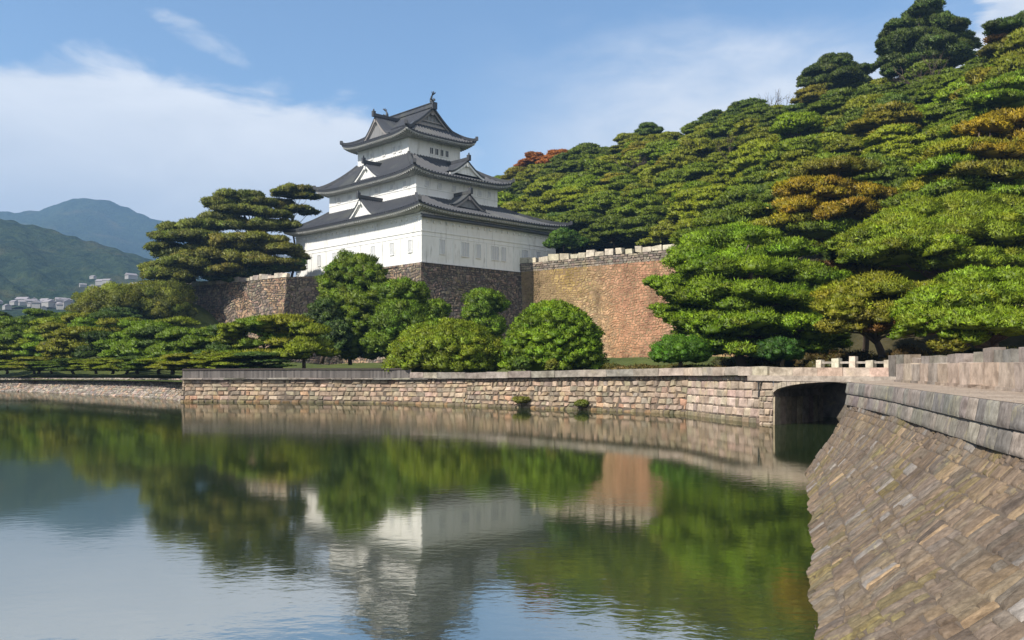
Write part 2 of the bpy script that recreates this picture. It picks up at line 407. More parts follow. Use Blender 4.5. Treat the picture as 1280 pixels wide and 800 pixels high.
class Wall:
    """battered wall surface between a toe polyline and a top polyline (same number of points); viewer on the right-hand side when walking it is not assumed: the outward side is given"""
    def __init__(self, toe, top, concave=1.5, out=(0, -1, 0), smooth=0):
        self.toe = np.asarray(toe, float); self.top = np.asarray(top, float); self.k = concave; self.out = np.asarray(out, float)
        d = np.linalg.norm(np.diff((self.toe + self.top)[:, :2] / 2, axis=0), axis=1); self.d = np.r_[0, np.cumsum(d)]
        self.L = self.d[-1]; self.H = np.linalg.norm(self.top - self.toe, axis=1).mean()
    def at(self, u, v):
        u = np.asarray(u, float) * 1.0; v = np.asarray(v, float)
        a = np.stack([np.interp(u, self.d, self.toe[:, k]) for k in range(3)], -1); c = np.stack([np.interp(u, self.d, self.top[:, k]) for k in range(3)], -1)
        q = 1 - (1 - np.clip(v, 0, 1)) ** self.k
        return np.concatenate([a[..., :2] + (c - a)[..., :2] * q[..., None], a[..., 2:] + (c - a)[..., 2:] * v[..., None]], -1)
    def nrm(self, u, v):
        e = .05; du = self.at(np.minimum(u + e, self.L), v) - self.at(np.maximum(u - e, 0), v); dv = self.at(u, np.minimum(v + .01, 1)) - self.at(u, np.maximum(v - .01, 0))
        n = np.cross(du, dv); n /= np.linalg.norm(n, axis=-1)[..., None] + 1e-9
        s = np.sign((n * self.out).sum(-1)); s[s == 0] = 1
        return n * s[..., None]

def stones(w, ch, sw, gap, prot, colfn, fine=False, jit=.12, v0=0.0, v1=1.0, u0=0.0, u1=None, mb=None, wavy=0.0, uneven=0.0):
    """lay individual stones in courses on wall w; each is a pillow with chamfered edges"""
    b = mb or MB(); u1 = w.L if u1 is None else u1
    S = w.H * (v1 - v0); nc = max(1, int(round(S / ch)))
    hs = rng.uniform(.75, 1.25, nc); ve = v0 + (v1 - v0) * np.r_[0, np.cumsum(hs) / hs.sum()]
    k = 6 if fine else 4
    cells = []
    for c in range(nc):
        u = u0 - rng.uniform(0, sw * .6)
        while u < u1 - sw * .15:
            wd = sw * rng.uniform(.55, 1.55)
            cells.append((max(u, u0), min(u + wd, u1), ve[c], ve[c + 1])); u += wd
    for (a0, a1, b0, b1) in cells:
        if a1 - a0 < gap * 3: continue
        hv = (b1 - b0); gu, gv = gap / 2, gap / 2 / w.H
        cu = np.array([[a0 + gu, a1 - gu], [a0 + gu, a1 - gu]]) + rng.uniform(-jit, jit, (2, 2)) * min(a1 - a0, .9)
        cv = np.array([[b0 + gv, b0 + gv], [b1 - gv, b1 - gv]]) + rng.uniform(-jit, jit, (2, 2)) * hv * .8
        s_ = np.linspace(0, 1, k); A, B = np.meshgrid(s_, s_)
        edge = np.minimum(np.minimum(A, 1 - A), np.minimum(B, 1 - B))
        if not fine: A = np.where((A > .1) & (A < .9), .5 + (A - .5) * 2.1, A); B = np.where((B > .1) & (B < .9), .5 + (B - .5) * 2.1, B)
        else: A = .5 + np.sign(A - .5) * np.abs(2 * A - 1) ** .62 / 2; B = .5 + np.sign(B - .5) * np.abs(2 * B - 1) ** .62 / 2
        U = (cu[0, 0] * (1 - A) + cu[0, 1] * A) * (1 - B) + (cu[1, 0] * (1 - A) + cu[1, 1] * A) * B
        V = (cv[0, 0] * (1 - A) + cv[0, 1] * A) * (1 - B) + (cv[1, 0] * (1 - A) + cv[1, 1] * A) * B
        if wavy: V = V + wavy / w.H * np.sin(U * .9 + 2.3 * np.sin(U * .31) + V * 9) * np.clip(V * 6, 0, 1) * np.clip((1 - V) * 6, 0, 1)
        U = np.clip(U, 0, w.L); V = np.clip(V, 0, 1.0)
        p = w.at(U, V); n = w.nrm(U, V)
        up = prot * rng.uniform(.35, 1.3) + uneven * rng.normal()
        tilt = rng.normal(0, prot * .5, 2)
        h = np.where(edge < 1e-6, -prot * .6, up + tilt[0] * (A - .5) + tilt[1] * (B - .5))
        if fine: h = h + np.where(edge < 1e-6, 0, rng.normal(0, prot * .13, h.shape))
        b.grid(p + n * h[..., None], col=np.broadcast_to(np.asarray(colfn(p.reshape(-1, 3).mean(0)), float), (k * k, 3)), flip=False)
    return b

def orient_out(o, out):
    pass

def backing(w, off, col=(1, 1, 1), nu=None, v0=0, v1=1):
    b = MB(); nu = nu or max(2, int(w.L / 2)); U, V = np.meshgrid(np.linspace(0, w.L, nu), np.linspace(v0, v1, 9), indexing='ij')
    b.grid(w.at(U, V) - w.nrm(U, V) * off, col=col); return b

def pick(cols, jitter=.12):
    c = np.array(cols[rng.integers(len(cols))]); return np.clip(c * (1 + rng.normal(0, jitter)) * (1 + rng.normal(0, jitter * .25, 3)), .01, .9)

# castle base: dark stone, battered
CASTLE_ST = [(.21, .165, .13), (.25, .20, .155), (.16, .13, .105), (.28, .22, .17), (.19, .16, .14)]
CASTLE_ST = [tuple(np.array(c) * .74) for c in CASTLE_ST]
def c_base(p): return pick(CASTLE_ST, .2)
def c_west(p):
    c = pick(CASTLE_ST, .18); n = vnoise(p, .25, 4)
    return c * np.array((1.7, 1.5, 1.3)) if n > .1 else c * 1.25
def c_sunny(p):
    n1, n2 = vnoise(p * np.array((1, 1, .45)), .13, 1), vnoise(p * np.array((1, 1, .3)), .11, 8)
    c = pick([(.36, .275, .19), (.34, .26, .18), (.40, .30, .20), (.30, .24, .175), (.37, .26, .175)], .2)
    a = np.clip((n1 - .0) * 2.2, 0, 1) * .75; c = c * (1 - a) + np.array((.42, .28, .06)) * a
    a = np.clip((n2 - .05) * 2.2, 0, 1) * .8; c = c * (1 - a) + np.array((.42, .215, .13)) * a
    a = np.clip((-.15 - n2) * 2.5, 0, 1) * .6; c = c * (1 - a) + np.array((.17, .14, .11)) * a
    st = vnoise(p * np.array((1, 1, .1)), .75, 11); c = c * (1 - .5 * np.clip((st - .15) * 2, 0, 1))
    if p[2] < 9: c = c * (.72 + .28 * max(p[2] - 3, 0) / 6 + .12 * n1)  # lower courses darken toward the foot: shading put into the stone colour
    return c

def rampart(name, label, toe, top, out, colfn, ch=.5, sw=.62, joint=(1, 1, 1)):
    w = Wall(toe, top, 1.45, out); r = thing(name, label, 'stone wall', tuple(np.asarray(toe[0])))
    off = -np.asarray(toe[0], float)
    w.toe = w.toe + off; w.top = w.top + off
    cf = lambda p: colfn(p - off)
    stones(w, ch, sw, .03, .06, cf, jit=.36, wavy=.34).build('masonry', M['farstone'], r)
    backing(w, .02, col=joint).build('joints', M['mortar'], r)
    return r, w

sb = 4.6   # batter run
def toe_of(p, n, run, z=2.6): return (p[0] + n[0] * run, p[1] + n[1] * run, z)
nL, nR = -E2, -E1
c0 = cw(-.3, -.3); cl = cw(-.3, 44); cr = cw(36, -.3)
corner_toe = c0 + (nL + nR) * sb
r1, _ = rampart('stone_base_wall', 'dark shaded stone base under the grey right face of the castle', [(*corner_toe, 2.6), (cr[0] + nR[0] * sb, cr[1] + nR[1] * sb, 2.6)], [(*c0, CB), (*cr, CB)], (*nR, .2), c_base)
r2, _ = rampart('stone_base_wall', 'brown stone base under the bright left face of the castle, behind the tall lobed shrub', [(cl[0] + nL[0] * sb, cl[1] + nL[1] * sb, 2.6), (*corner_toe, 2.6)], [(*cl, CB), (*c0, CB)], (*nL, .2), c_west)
e0, e1 = np.array((1.0, 171.0)), np.array((46.0, 140.0)); nE = np.array((-.567, -.823))
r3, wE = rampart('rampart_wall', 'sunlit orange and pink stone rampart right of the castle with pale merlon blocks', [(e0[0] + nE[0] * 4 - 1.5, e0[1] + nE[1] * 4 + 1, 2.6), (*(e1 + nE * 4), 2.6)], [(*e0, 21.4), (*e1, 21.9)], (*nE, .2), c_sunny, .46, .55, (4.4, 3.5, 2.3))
a0, a1, a2 = np.array((-66.0, 176.0)), np.array((-40.3, 158.5)), np.array((-31.0, 168.2)); nA = np.array((-.56, -.82)); nB = np.array((.70, -.68))
tcorner = a1 + np.array((-1.2, -4.2))
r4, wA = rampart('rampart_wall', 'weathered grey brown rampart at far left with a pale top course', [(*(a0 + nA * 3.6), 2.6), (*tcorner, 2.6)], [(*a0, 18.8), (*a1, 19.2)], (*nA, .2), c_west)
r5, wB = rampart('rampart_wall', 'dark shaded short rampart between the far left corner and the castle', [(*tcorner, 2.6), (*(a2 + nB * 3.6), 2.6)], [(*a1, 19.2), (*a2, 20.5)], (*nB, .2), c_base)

# parapet band and merlon blocks on the sunny rampart
off = -np.array(r3.location)
dE = (e1 - e0) / np.linalg.norm(e1 - e0); LE = np.linalg.norm(e1 - e0)
pb = Wall([(*e0, 21.25), (*e1, 21.75)], [(*e0, 22.9), (*e1, 23.6)], 1, (*nE, 0)); pb.toe += off; pb.top += off
b = stones(pb, .45, .8, .04, .06, lambda p: pick([(.24, .2, .17), (.3, .25, .2), (.2, .17, .15)], .15), jit=.12)
b.build('parapet', M['farstone'], r3)
ax3 = ((*dE, 0), (*(-nE), 0), (0, 0, 1))
b = MB(); m_ = (e0 + e1) / 2; b.box((m_[0] - nE[0] * .75, m_[1] - nE[1] * .75, 22.2), (LE, 1.3, 1.9), ax=ax3); b.V[-1] = b.V[-1] + off; b.build('parapet_core', M['mortar'], r3)
u = .4
for i in range(22):
    L = rng.uniform(1.1, 2.3); h = rng.uniform(.75, 1.3); zt = 22.9 + .7 * (u / LE) + .1
    p = e0 + dE * (u + L / 2) - nE * .5
    b = MB(); c = pick([(.52, .47, .38), (.58, .53, .44), (.45, .41, .34)], .08)
    w = Wall([(*(e0 + dE * u - nE * .02), zt), (*(e0 + dE * (u + L) - nE * .02), zt)], [(*(e0 + dE * u - nE * .1), zt + h), (*(e0 + dE * (u + L) - nE * .1), zt + h * rng.uniform(.85, 1.1))], 1, (*nE, 0))
    b.box((p[0], p[1], zt + h / 2), (L, .9, h), ax=ax3, col=c, jit=.06); b.V[-1] = b.V[-1] + off
    b.build('merlon', M['farstone'], r3)
    u += L + (rng.uniform(.05, .25) if rng.random() < .75 else rng.uniform(.5, 1.0))
    if u > LE - 6: break
# pale top course on the far left rampart
offA = -np.array(r4.location); dA = (a1 - a0) / np.linalg.norm(a1 - a0); LA = np.linalg.norm(a1 - a0); u = 0
while u < LA - .5:
    L = rng.uniform(.8, 1.9); h = rng.uniform(.5, .95); p = a0 + dA * (u + L / 2) - nA * .3; zt = 18.8 + .4 * u / LA
    b = MB(); b.box((p[0], p[1], zt + h / 2), (L - .06, .8, h), ax=((*dA, 0), (*(-nA), 0), (0, 0, 1)), col=pick([(.42, .37, .31), (.36, .32, .28), (.48, .43, .36)], .1), jit=.05); b.V[-1] = b.V[-1] + offA
    b.build('coping_stone', M['farstone'], r4); u += L

# ------------------------------------------------------------------ the castle keep
keep = thing('castle_keep', 'white three storey castle keep with dark tiled roofs and gables', 'castle', (CX, CY, CB), math.atan2(E2[1], E2[0]))

def storey(x0, x1, y0, y1, z0, z1, ledges):
    b = MB(); b.box(((x0 + x1) / 2, (y0 + y1) / 2, (z0 + z1) / 2), (x1 - x0, y1 - y0, z1 - z0)); w = b.build('wall', M['plaster'], keep)
    b = MB()
    for z, h, d in ledges:
        b.box(((x0 + x1) / 2, y0 - d / 2 + .002, z), (x1 - x0 + 2 * d, d, h)); b.box((x0 - d / 2 + .002, (y0 + y1) / 2, z), (d, y1 - y0 + .02, h))
    b.build('ledge', M['plaster'], w)
    return w

def skirt(o, i, z0, z1, lift, pw=1.4, thick=.4, name='roof'):
    """four tiled slopes from eave rectangle o up to rectangle i, concave, with upturned corners and rib tiles"""
    b = MB(); sof = MB()
    ox0, ox1, oy0, oy1 = o; ix0, ix1, iy0, iy1 = i
    sides = [((ox0, oy0), (ox1, oy0), (ix0, iy0), (ix1, iy0)), ((ox1, oy0), (ox1, oy1), (ix1, iy0), (ix1, iy1)),
             ((ox1, oy1), (ox0, oy1), (ix1, iy1), (ix0, iy1)), ((ox0, oy1), (ox0, oy0), (ix0, iy1), (ix0, iy0))]
    for A, B, C, D in sides:
        A, B, C, D = map(np.array, (A, B, C, D)); L = np.linalg.norm(B - A); d = (B - A) / L
        lo1, hi1 = np.dot(C - A, d), np.dot(D - A, d); n = C - A - d * lo1
        nr = int(L / .7); w = (np.arange(nr * 4 + 1) / 4) * (L / nr); rib = np.array([0, .0, .26, .26])[np.arange(nr * 4 + 1) % 4]
        nv = 8; G = np.zeros((len(w), nv + 1, 3)); 
        for j in range(nv + 1):
            v = j / nv; x = np.clip(w, lo1 * v, L + (hi1 - L) * v); xy = A + d * x[:, None] + n * v
            e = np.abs(2 * (w / L) - 1)
            z = z0 + (z1 - z0) * (v ** pw * .75 + v * .25) + lift * e ** 5 * (1 - v) ** 2 + rib
            if j == 0: z = z - .02
            G[:, j] = np.concatenate([xy, z[:, None]], 1)
        b.grid(G, flip=True)
        # eave edge: tile ends, then the plastered soffit stepping back to the wall
        e = np.abs(2 * (w / L) - 1); z = z0 + lift * e ** 5; E0 = np.concatenate([A + d * w[:, None], (z)[:, None]], 1)
        E1_ = E0.copy(); E1_[:, 2] -= thick * .62
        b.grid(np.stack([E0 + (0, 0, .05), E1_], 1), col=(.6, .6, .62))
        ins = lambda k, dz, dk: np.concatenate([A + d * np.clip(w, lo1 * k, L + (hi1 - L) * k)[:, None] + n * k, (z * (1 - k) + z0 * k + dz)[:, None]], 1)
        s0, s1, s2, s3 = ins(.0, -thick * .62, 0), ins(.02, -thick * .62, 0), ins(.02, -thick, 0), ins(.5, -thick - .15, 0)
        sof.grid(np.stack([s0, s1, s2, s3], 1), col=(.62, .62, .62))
        # rafters under the eave
        nn = n / np.linalg.norm(n)
        for q in np.arange(.5, L, .62):
            eq = abs(2 * q / L - 1); zz = z0 + lift * eq ** 5 - thick - .1
            xa = A + d * q + nn * .18; k = .42; xb = A + d * np.clip(q, lo1 * k, L + (hi1 - L) * k) + n * k
            if np.linalg.norm(xb - xa) < .3: continue
            sof.bar((*xa, zz), (*xb, z0 - thick - .2), .2, .2, col=(.7, .7, .7))
    r = b.build(name, M['tile'], keep, smooth=False)
    sof.build('eave', M['plaster'], r)
    for (p, q) in (((ox0, oy0), (ix0, iy0)), ((ox1, oy0), (ix1, iy0)), ((ox1, oy1), (ix1, iy1)), ((ox0, oy1), (ix0, iy1))):
        hb = MB(); p, q = np.array(p), np.array(q); pts = []
        for v in np.linspace(-.02, 1, 9): 
            vv = max(v, 0); pts.append((*(p + (q - p) * v), z0 + (z1 - z0) * (vv ** pw * .75 + vv * .25) + lift * (1 - vv) ** 2 + .22 + (.12 if v < 0 else 0)))
        for k in range(8): hb.bar(pts[k], pts[k + 1], .5, .55)
        hb.box((pts[0][0], pts[0][1], pts[0][2] + .2), (.55, .55, .7), rz=.78)
        hb.build('hip_ridge', M['tile'], r)
    return r

def gable(face, c, p, zb, zp, hw, depth, white=True, scale_board=1.0):
    """dormer gable: concave tiled slopes, plaster triangle, barge boards, ridge with end tile"""
    f = (lambda a, o, z: (c + a, p - o, z)) if face == 'y' else (lambda a, o, z: (p - o, c - a, z))
    prof = [(s, zb + (zp - zb) * ((1 - s) ** 1.35 * .7 + (1 - s) * .3)) for s in np.linspace(0, 1, 9)]
    prof.append((1.14, zb - .12 * (zp - zb) * .35))
    g = bpy.data.objects.new('gable', None)
    b = MB()
    for sg in (-1, 1):
        nd = max(4, int(depth / .5)) * 4 + 1; O = np.linspace(.45, -depth, nd); rib = np.array([0, 0, .12, .12])[np.arange(nd) % 4]
        G = np.array([[f(sg * hw * s, o, z + .18 + rb) for (s, z) in prof] for o, rb in zip(O, rib)])
        b.grid(G, flip=(sg > 0) ^ (face == 'y'))
        G2 = np.array([[f(sg * hw * s, o, z - .12) for (s, z) in prof] for o in (.45, -depth)]); b.grid(G2)
        edge = np.array([[f(sg * hw * s, .45, z + .22) for (s, z) in prof], [f(sg * hw * s, .45, z - .12) for (s, z) in prof]]); b.grid(edge)
    root = b.build('gable', M['tile'], keep)
    b = MB(); tri = [f(-hw, 0, zb)] + [f(-hw * s, 0, z - .1) for s, z in prof[:9][::-1]][1:] + [f(hw * s, 0, z - .1) for s, z in prof[1:9]]
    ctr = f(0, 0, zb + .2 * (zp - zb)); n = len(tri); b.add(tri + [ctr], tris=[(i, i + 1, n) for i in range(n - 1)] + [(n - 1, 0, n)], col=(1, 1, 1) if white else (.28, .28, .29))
    b.build('gable_panel', M['plaster'], root)
    b = MB()
    for sg in (-1, 1):
        for k in range(9):
            (s0, z0), (s1, z1) = prof[k], prof[k + 1]
            b.bar(f(sg * hw * s0, .22, z0 - .28), f(sg * hw * s1, .22, z1 - .28), .3, .42 * scale_board)
            b.bar(f(sg * hw * s0 * .82, .1, zb + (z0 - zb) * .80 - .1), f(sg * hw * s1 * .82, .1, zb + (z1 - zb) * .80 - .1), .12, .16)
    b.bar(f(0, .3, zp - .4), f(0, .3, zp - 1.1 * scale_board), .45, .5)
    b.build('barge_board', M['plaster'], root) if white else b.build('barge_board', M['weathered'], root)
    b = MB(); b.bar(f(0, .6, zp + .42), f(0, -depth, zp + .42), .5, .6); b.box(f(0, .7, zp + .6), (.6, .6, 1.1)); b.box(f(0, .7, zp + 1.3), (.2, .2, .5)); b.build('ridge_tile', M['tile'], root)
    return root

def window(face, c, p, z, w, h, bars=2, m='pane', fr=.12):
    f = (lambda a, o, zz: (c + a, p - o, zz)) if face == 'y' else (lambda a, o, zz: (p - o, c - a, zz))
    bx = lambda b, a, o, zz, sa, so, sz: b.box(f(a, o, zz), (sa, so, sz) if face == 'y' else (so, sa, sz))
    b = MB(); bx(b, 0, .035, z, w, .06, h); win = b.build('window', M[m], keep)
    b = MB()
    for sg in (-1, 1): bx(b, sg * (w / 2 + fr / 2), .07, z, fr, .14, h + 2 * fr); bx(b, 0, .072, z + sg * (h / 2 + fr / 2), w, .14, fr)
    b.build('frame', M['plaster'], win)
    if bars:
        b = MB()
        for k in range(bars): bx(b, -w / 2 + w * (k + 1) / (bars + 1), .085, z, .07, .05, h)
        b.build('bars', M['plaster'], win)

# storeys
storey(0, 34, 0, 42, 0, 9.4, [(.14, .26, .12), (5.55, .16, .10), (4.8, .1, .06), (8.5, .3, .16)])
storey(4, 24.3, 6.7, 35.6, 11, 17.6, [(13.35, .3, .12), (14.7, .14, .08), (16.6, .2, .1)])
storey(7.5, 20.4, 13.5, 30.5, 20, 26.6, [(22.15, .25, .12), (25.4, .2, .1)])
# roofs
skirt((-2.0, 36, -2.0, 44), (4.0, 24.3, 6.7, 35.6), 9.3, 13.2, .8)
skirt((2.0, 26.4, 4.6, 37.8), (7.5, 20.4, 13.5, 30.5), 17.3, 22.5, .9)
top = skirt((5.2, 22.7, 11.2, 32.8), (9.6, 18.3, 14.6, 29.4), 26.2, 28.9, .85)
# upper gabled part of the top roof
b = MB(); xr, zr0, zr1 = 13.95, 28.9, 32.6
for sg in (-1, 1):
    nd = 33 * 4 + 1; Ys = np.linspace(13.9, 30.1, nd); rib = np.array([0, 0, .16, .16])[np.arange(nd) % 4]
    S = np.linspace(0, 1.08, 10)
    G = np.array([[(xr + sg * 4.5 * s, y, zr0 + (zr1 - zr0) * max(0, 1 - s) ** 1.18 + (.0 if s <= 1 else -.25) + rb + .12) for s in S] for y, rb in zip(Ys, rib)]); b.grid(G, flip=sg < 0)
    for ye in (13.9, 30.1):
        b.grid(np.array([[(xr + sg * 4.5 * s, ye, zr0 + (zr1 - zr0) * max(0, 1 - s) ** 1.18 + (.0 if s <= 1 else -.25) + q) for s in S] for q in (.3, -.15)]))
b.build('upper_roof', M['tile'], top)
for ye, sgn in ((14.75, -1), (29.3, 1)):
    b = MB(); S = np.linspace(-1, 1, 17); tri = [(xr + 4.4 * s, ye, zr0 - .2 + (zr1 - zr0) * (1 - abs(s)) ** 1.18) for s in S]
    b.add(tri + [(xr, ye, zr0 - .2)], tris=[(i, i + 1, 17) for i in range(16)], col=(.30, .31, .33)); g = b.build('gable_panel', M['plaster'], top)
for ye in (14.35, 29.7):
    b = MB()
    for sg in (-1, 1):
        S = np.linspace(0, 1.05, 10)
        for k in range(9):
            q = [(xr + sg * 4.5 * s, ye, zr0 + (zr1 - zr0) * max(0, 1 - s) ** 1.18 - .35) for s in (S[k], S[k + 1])]; b.bar(q[0], q[1], .25, .4)
    b.box((xr, ye, zr1 - .9), (.7, .3, 1.0))
    for k in range(-4, 5):
        hh = (zr1 - zr0) * (1 - abs(k) / 5) ** 1.18 - .7
        if hh > .4: b.box((xr + k * .88, ye + (.3 if ye < 20 else -.3), zr0 + hh / 2), (.1, .1, hh))
    b.box((xr, ye + (.22 if ye < 20 else -.22), zr0 + 1.0), (6.2, .2, .25)); b.box((xr, ye + (.22 if ye < 20 else -.22), zr0 + .2), (8.2, .3, .4))
    b.build('barge_board', M['weathered'], top)
b = MB(); b.box((xr, 22, zr1 + .42), (.7, 16.6, .95)); b.box((xr, 22, zr1 + .95), (.95, 16.8, .14)); b.box((xr, 22, zr1 + .1), (1.0, 16.5, .16))
for ye in (13.65, 30.35): b.box((xr, ye, zr1 + .35), (1.15, .3, 1.35))
b.build('ridge_tile', M['tile'], top)
for ye, sg in ((14.3, 1), (29.7, -1)):
    o = MB(); th = np.linspace(0, 1, 9)
    pts = [(xr, ye + sg * (.55 * math.sin(t * 3.0) - .35 * t), zr1 + .95 + 1.95 * t) for t in th]
    o.tube(pts, [.36, .42, .40, .34, .27, .2, .15, .16, .05], 8)
    tip = pts[-2]
    for k in (-1, 0, 1): o.bar((tip[0], tip[1], tip[2] - .1), (tip[0] + k * .45, tip[1] - sg * .35, tip[2] + .55 - .15 * abs(k)), .1, .22)
    for sx in (-1, 1): o.bar((xr, ye, zr1 + 1.5), (xr + sx * .62, ye - sg * .1, zr1 + 1.75), .08, .3)
    o.bar((xr, ye - sg * .1, zr1 + 1.2), (xr, ye - sg * .62, zr1 + 1.75), .08, .5)
    o.build('ridge_ornament', M['bronze'], top, smooth=True)
# gables
gable('x', 17.2, -.7, 9.9, 13.2, 4.0, 8)
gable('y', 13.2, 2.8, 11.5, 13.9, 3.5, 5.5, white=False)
gable('x', 21.2, 3.2, 18.0, 21.0, 4.2, 6)
gable('y', 15.9, 6.4, 18.6, 21.1, 3.8, 8)
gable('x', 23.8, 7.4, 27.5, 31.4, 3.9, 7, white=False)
# lower pent eave along the right face
b = MB(); nrib = 300; xs = np.linspace(-.4, 35.5, nrib); rib = np.array([0, 0, .1, .1])[np.arange(nrib) % 4]
b.grid(np.stack([np.stack([xs, np.full(nrib, -.0), 8.5 + rib], 1), np.stack([xs, np.full(nrib, -1.0), 8.1 + rib], 1), np.stack([xs, np.full(nrib, -1.02), np.full(nrib, 7.9)], 1), np.stack([xs, np.full(nrib, -.0), np.full(nrib, 7.85)], 1)], 1), col=(1.6, 1.65, 1.7))
b.build('pent_roof', M['tile'], keep)
# windows, shutters and battens
for c in (4.6, 10.0, 13.2, 17.4, 19.6, 25.2, 29.0): window('y', c, 0, 3.1, 1.7 if c in (10.0, 17.4, 25.2) else 1.0, 2.5, 2, 'shutter')
for c in (3.2, 8.6, 14.5, 22, 27.5, 33, 38): window('x', c, 0, 3.1, 1.0, 2.1, 2, 'shutter')
for c in (6.5, 9.5, 13.0, 19.5, 22.0): window('y', c, 6.7, 15.6, .8, 1.0, 2, 'shutter')
for c in (10, 14, 19, 28, 32): window('x', c, 4, 15.6, .9, 1.0, 2, 'shutter')
for c in (13.0, 14.3, 15.6, 16.9): window('y', c, 13.5, 23.9, .75, 1.2, 1, 'pane', .18)
for c in (16.2, 18.0, 21.5, 25.5): window('x', c, 7.5, 23.9, .7, 1.1, 2, 'shutter')
def fitting(name, c, sz):
    b = MB(); b.box(c, sz); b.build(name, M['plaster'], keep)
for c in (7.2, 15.3, 22.3, 27.0, 31.5): fitting('batten', (c, -.05, 2.5), (.22, .1, 4.6))
for c in (6, 11.6, 18.5, 25, 30.5, 36): fitting('batten', (-.05, c, 2.5), (.1, .18, 4.3))
for c in np.arange(1.2, 33.5, 1.5): fitting('bracket', (c, -.1, 7.3), (.28, .3, .42))
for c in np.arange(1.2, 41.5, 1.5): fitting('bracket', (-.1, c, 7.9), (.3, .28, .42))
for c in np.arange(5, 24, 1.6): fitting('bracket', (c, 6.6, 16.95), (.22, .25, .32))
for c in np.arange(8, 35, 1.6): fitting('bracket', (3.9, c, 16.95), (.25, .22, .32))

# ------------------------------------------------------------------ the lake walls
BANKC = [(.40, .31, .235), (.36, .29, .225), (.45, .35, .26), (.31, .26, .21), (.42, .33, .25)]
BANKC = [tuple(np.array(c) * .84) for c in BANKC]
def wet(c, p): return np.asarray(c) * (np.array((.50, .52, .44)) if p[2] < .22 + .08 * vnoise(p, 1.3, 2) else 1.0)
def c_bank(p): return wet(c_bank_dry(p), p)
def c_bank_dry(p): return pick(BANKC + [(.43, .28, .19)] if p[2] < .8 else BANKC, .13)
def c_grey(p): return pick([(.25, .22, .195), (.29, .255, .22), (.22, .2, .18), (.33, .28, .24)] + ([(.36, .26, .2)] if p[2] < 1 else []), .15)
def bank_wall(label, i0, i1, ch, sw, colfn, batter, jit, prot=.07, ztop=0.0, name='embankment_wall'):
    seg = BANK[i0:i1 + 1]; d = np.gradient(seg[:, :2], axis=0); d /= np.linalg.norm(d, axis=1)[:, None]; nrm = np.stack([d[:, 1], -d[:, 0]], 1)
    toe = np.concatenate([seg[:, :2], np.full((len(seg), 1), -.25)], 1); topp = np.concatenate([seg[:, :2] - nrm * batter, seg[:, 2:] + ztop], 1)
    r = thing(name, label, 'stone wall', tuple(toe[0])); w = Wall(toe - toe[0], topp - toe[0], 1.3, (0.1, -1, .2))
    off_ = toe[0]
    stones(w, ch, sw, .032, prot * .8, lambda p: colfn(p + off_), jit=jit).build('masonry', M['stone'], r); backing(w, .035, col=(2.0, 1.85, 1.7)).build('joints', M['mortar'], r)
    return r, w, toe, topp
bank_wall('far sloping rubble embankment at left under the low pruned pines', 0, 5, .3, .45, c_grey, 2.6, .28, .08)
rW, wW, toeW, topW = bank_wall('tan embankment wall below the grey board fence', 5, 8, .40, .66, c_bank, .5, .16)
rM, wM, toeM, topM = bank_wall('long tan stone embankment in front of the two domed shrubs', 8, 11, .38, .50, c_bank, .45, .24)
rA, wAb, toeA, topA = bank_wall('squared pink stone bridge abutment left of the dark arch', 11, 13, .5, .62, lambda p: wet(pick([(.40, .32, .26), (.37, .295, .245), (.43, .345, .285)], .12), p), .25, .06, .05)

def coping(parent, line, w, h, seg, col, m='stone', z=0.0):
    u_, q = resample(line, seg); org = np.array(parent.location)
    for k in range(len(q) - 1):
        a, c = q[k] - org, q[k + 1] - org; d = (c - a) / np.linalg.norm(c - a)
        b = MB(); mid = (a + c) / 2 + (0, 0, z + h / 2); s = np.cross(d, (0, 0, 1.)); s /= np.linalg.norm(s)
        b.box(mid, (np.linalg.norm(c - a) - .025, w, h), ax=(d, s, np.cross(s, d)), col=pick(col, .11), jit=.016)
        b.build('coping_stone', M[m], parent)
GREYC = [(.36, .32, .28), (.40, .35, .31), (.32, .29, .26)]
GREYC = [tuple(np.array(c) * .84) for c in GREYC]
coping(rM, topM, .7, .5, 2.2, GREYC); coping(rA, topA, .7, .5, 1.5, [(.40, .33, .27), (.36, .30, .26)])
coping(rW, topW, .6, .12, 2.0, [(.30, .27, .24), (.26, .24, .22)])
coping(rW, np.array([topW[-2] + (topW[-1] - topW[-2]) * .32 + (0, 0, .12), topW[-1] + (0, 0, .02)]), .7, .48, 1.6, GREYC)
# board fence standing on the western wall
fl = topW.copy(); fl[-1] = fl[-2] + (fl[-1] - fl[-2]) * .30; fl[:, 2] += .12
fence = thing('board_fence', 'low grey board fence with a dark top rail on the lake wall', 'fence', tuple(fl[0])); u_, q = resample(fl, .16); fo = np.array(fence.location)
b = MB(); 
for k in range(len(q) - 1):
    p = (q[k] + q[k + 1]) / 2 - fo; d = q[k + 1] - q[k]; hh = .72 + rng.normal(0, .012)
    b.box((p[0], p[1] + .15, p[2] + hh / 2), (.15, .03, hh), rz=math.atan2(d[1], d[0]), col=np.array((1, .97, .94)) * rng.uniform(.3, .6))
b.build('board', M['weathered'], fence)
b = MB()
for k in range(0, len(q) - 8, 8): b.bar(q[k] - fo + (0, .15, .8), q[k + 8] - fo + (0, .15, .8), .16, .14)
b.build('rail', M['wood'], fence)
for k in range(0, len(q) - 1, 16):
    p = q[k] - fo; b = MB(); b.box((p[0], p[1] + .26, p[2] + .42), (.14, .14, .84)); b.build('post', M['wood'], fence)

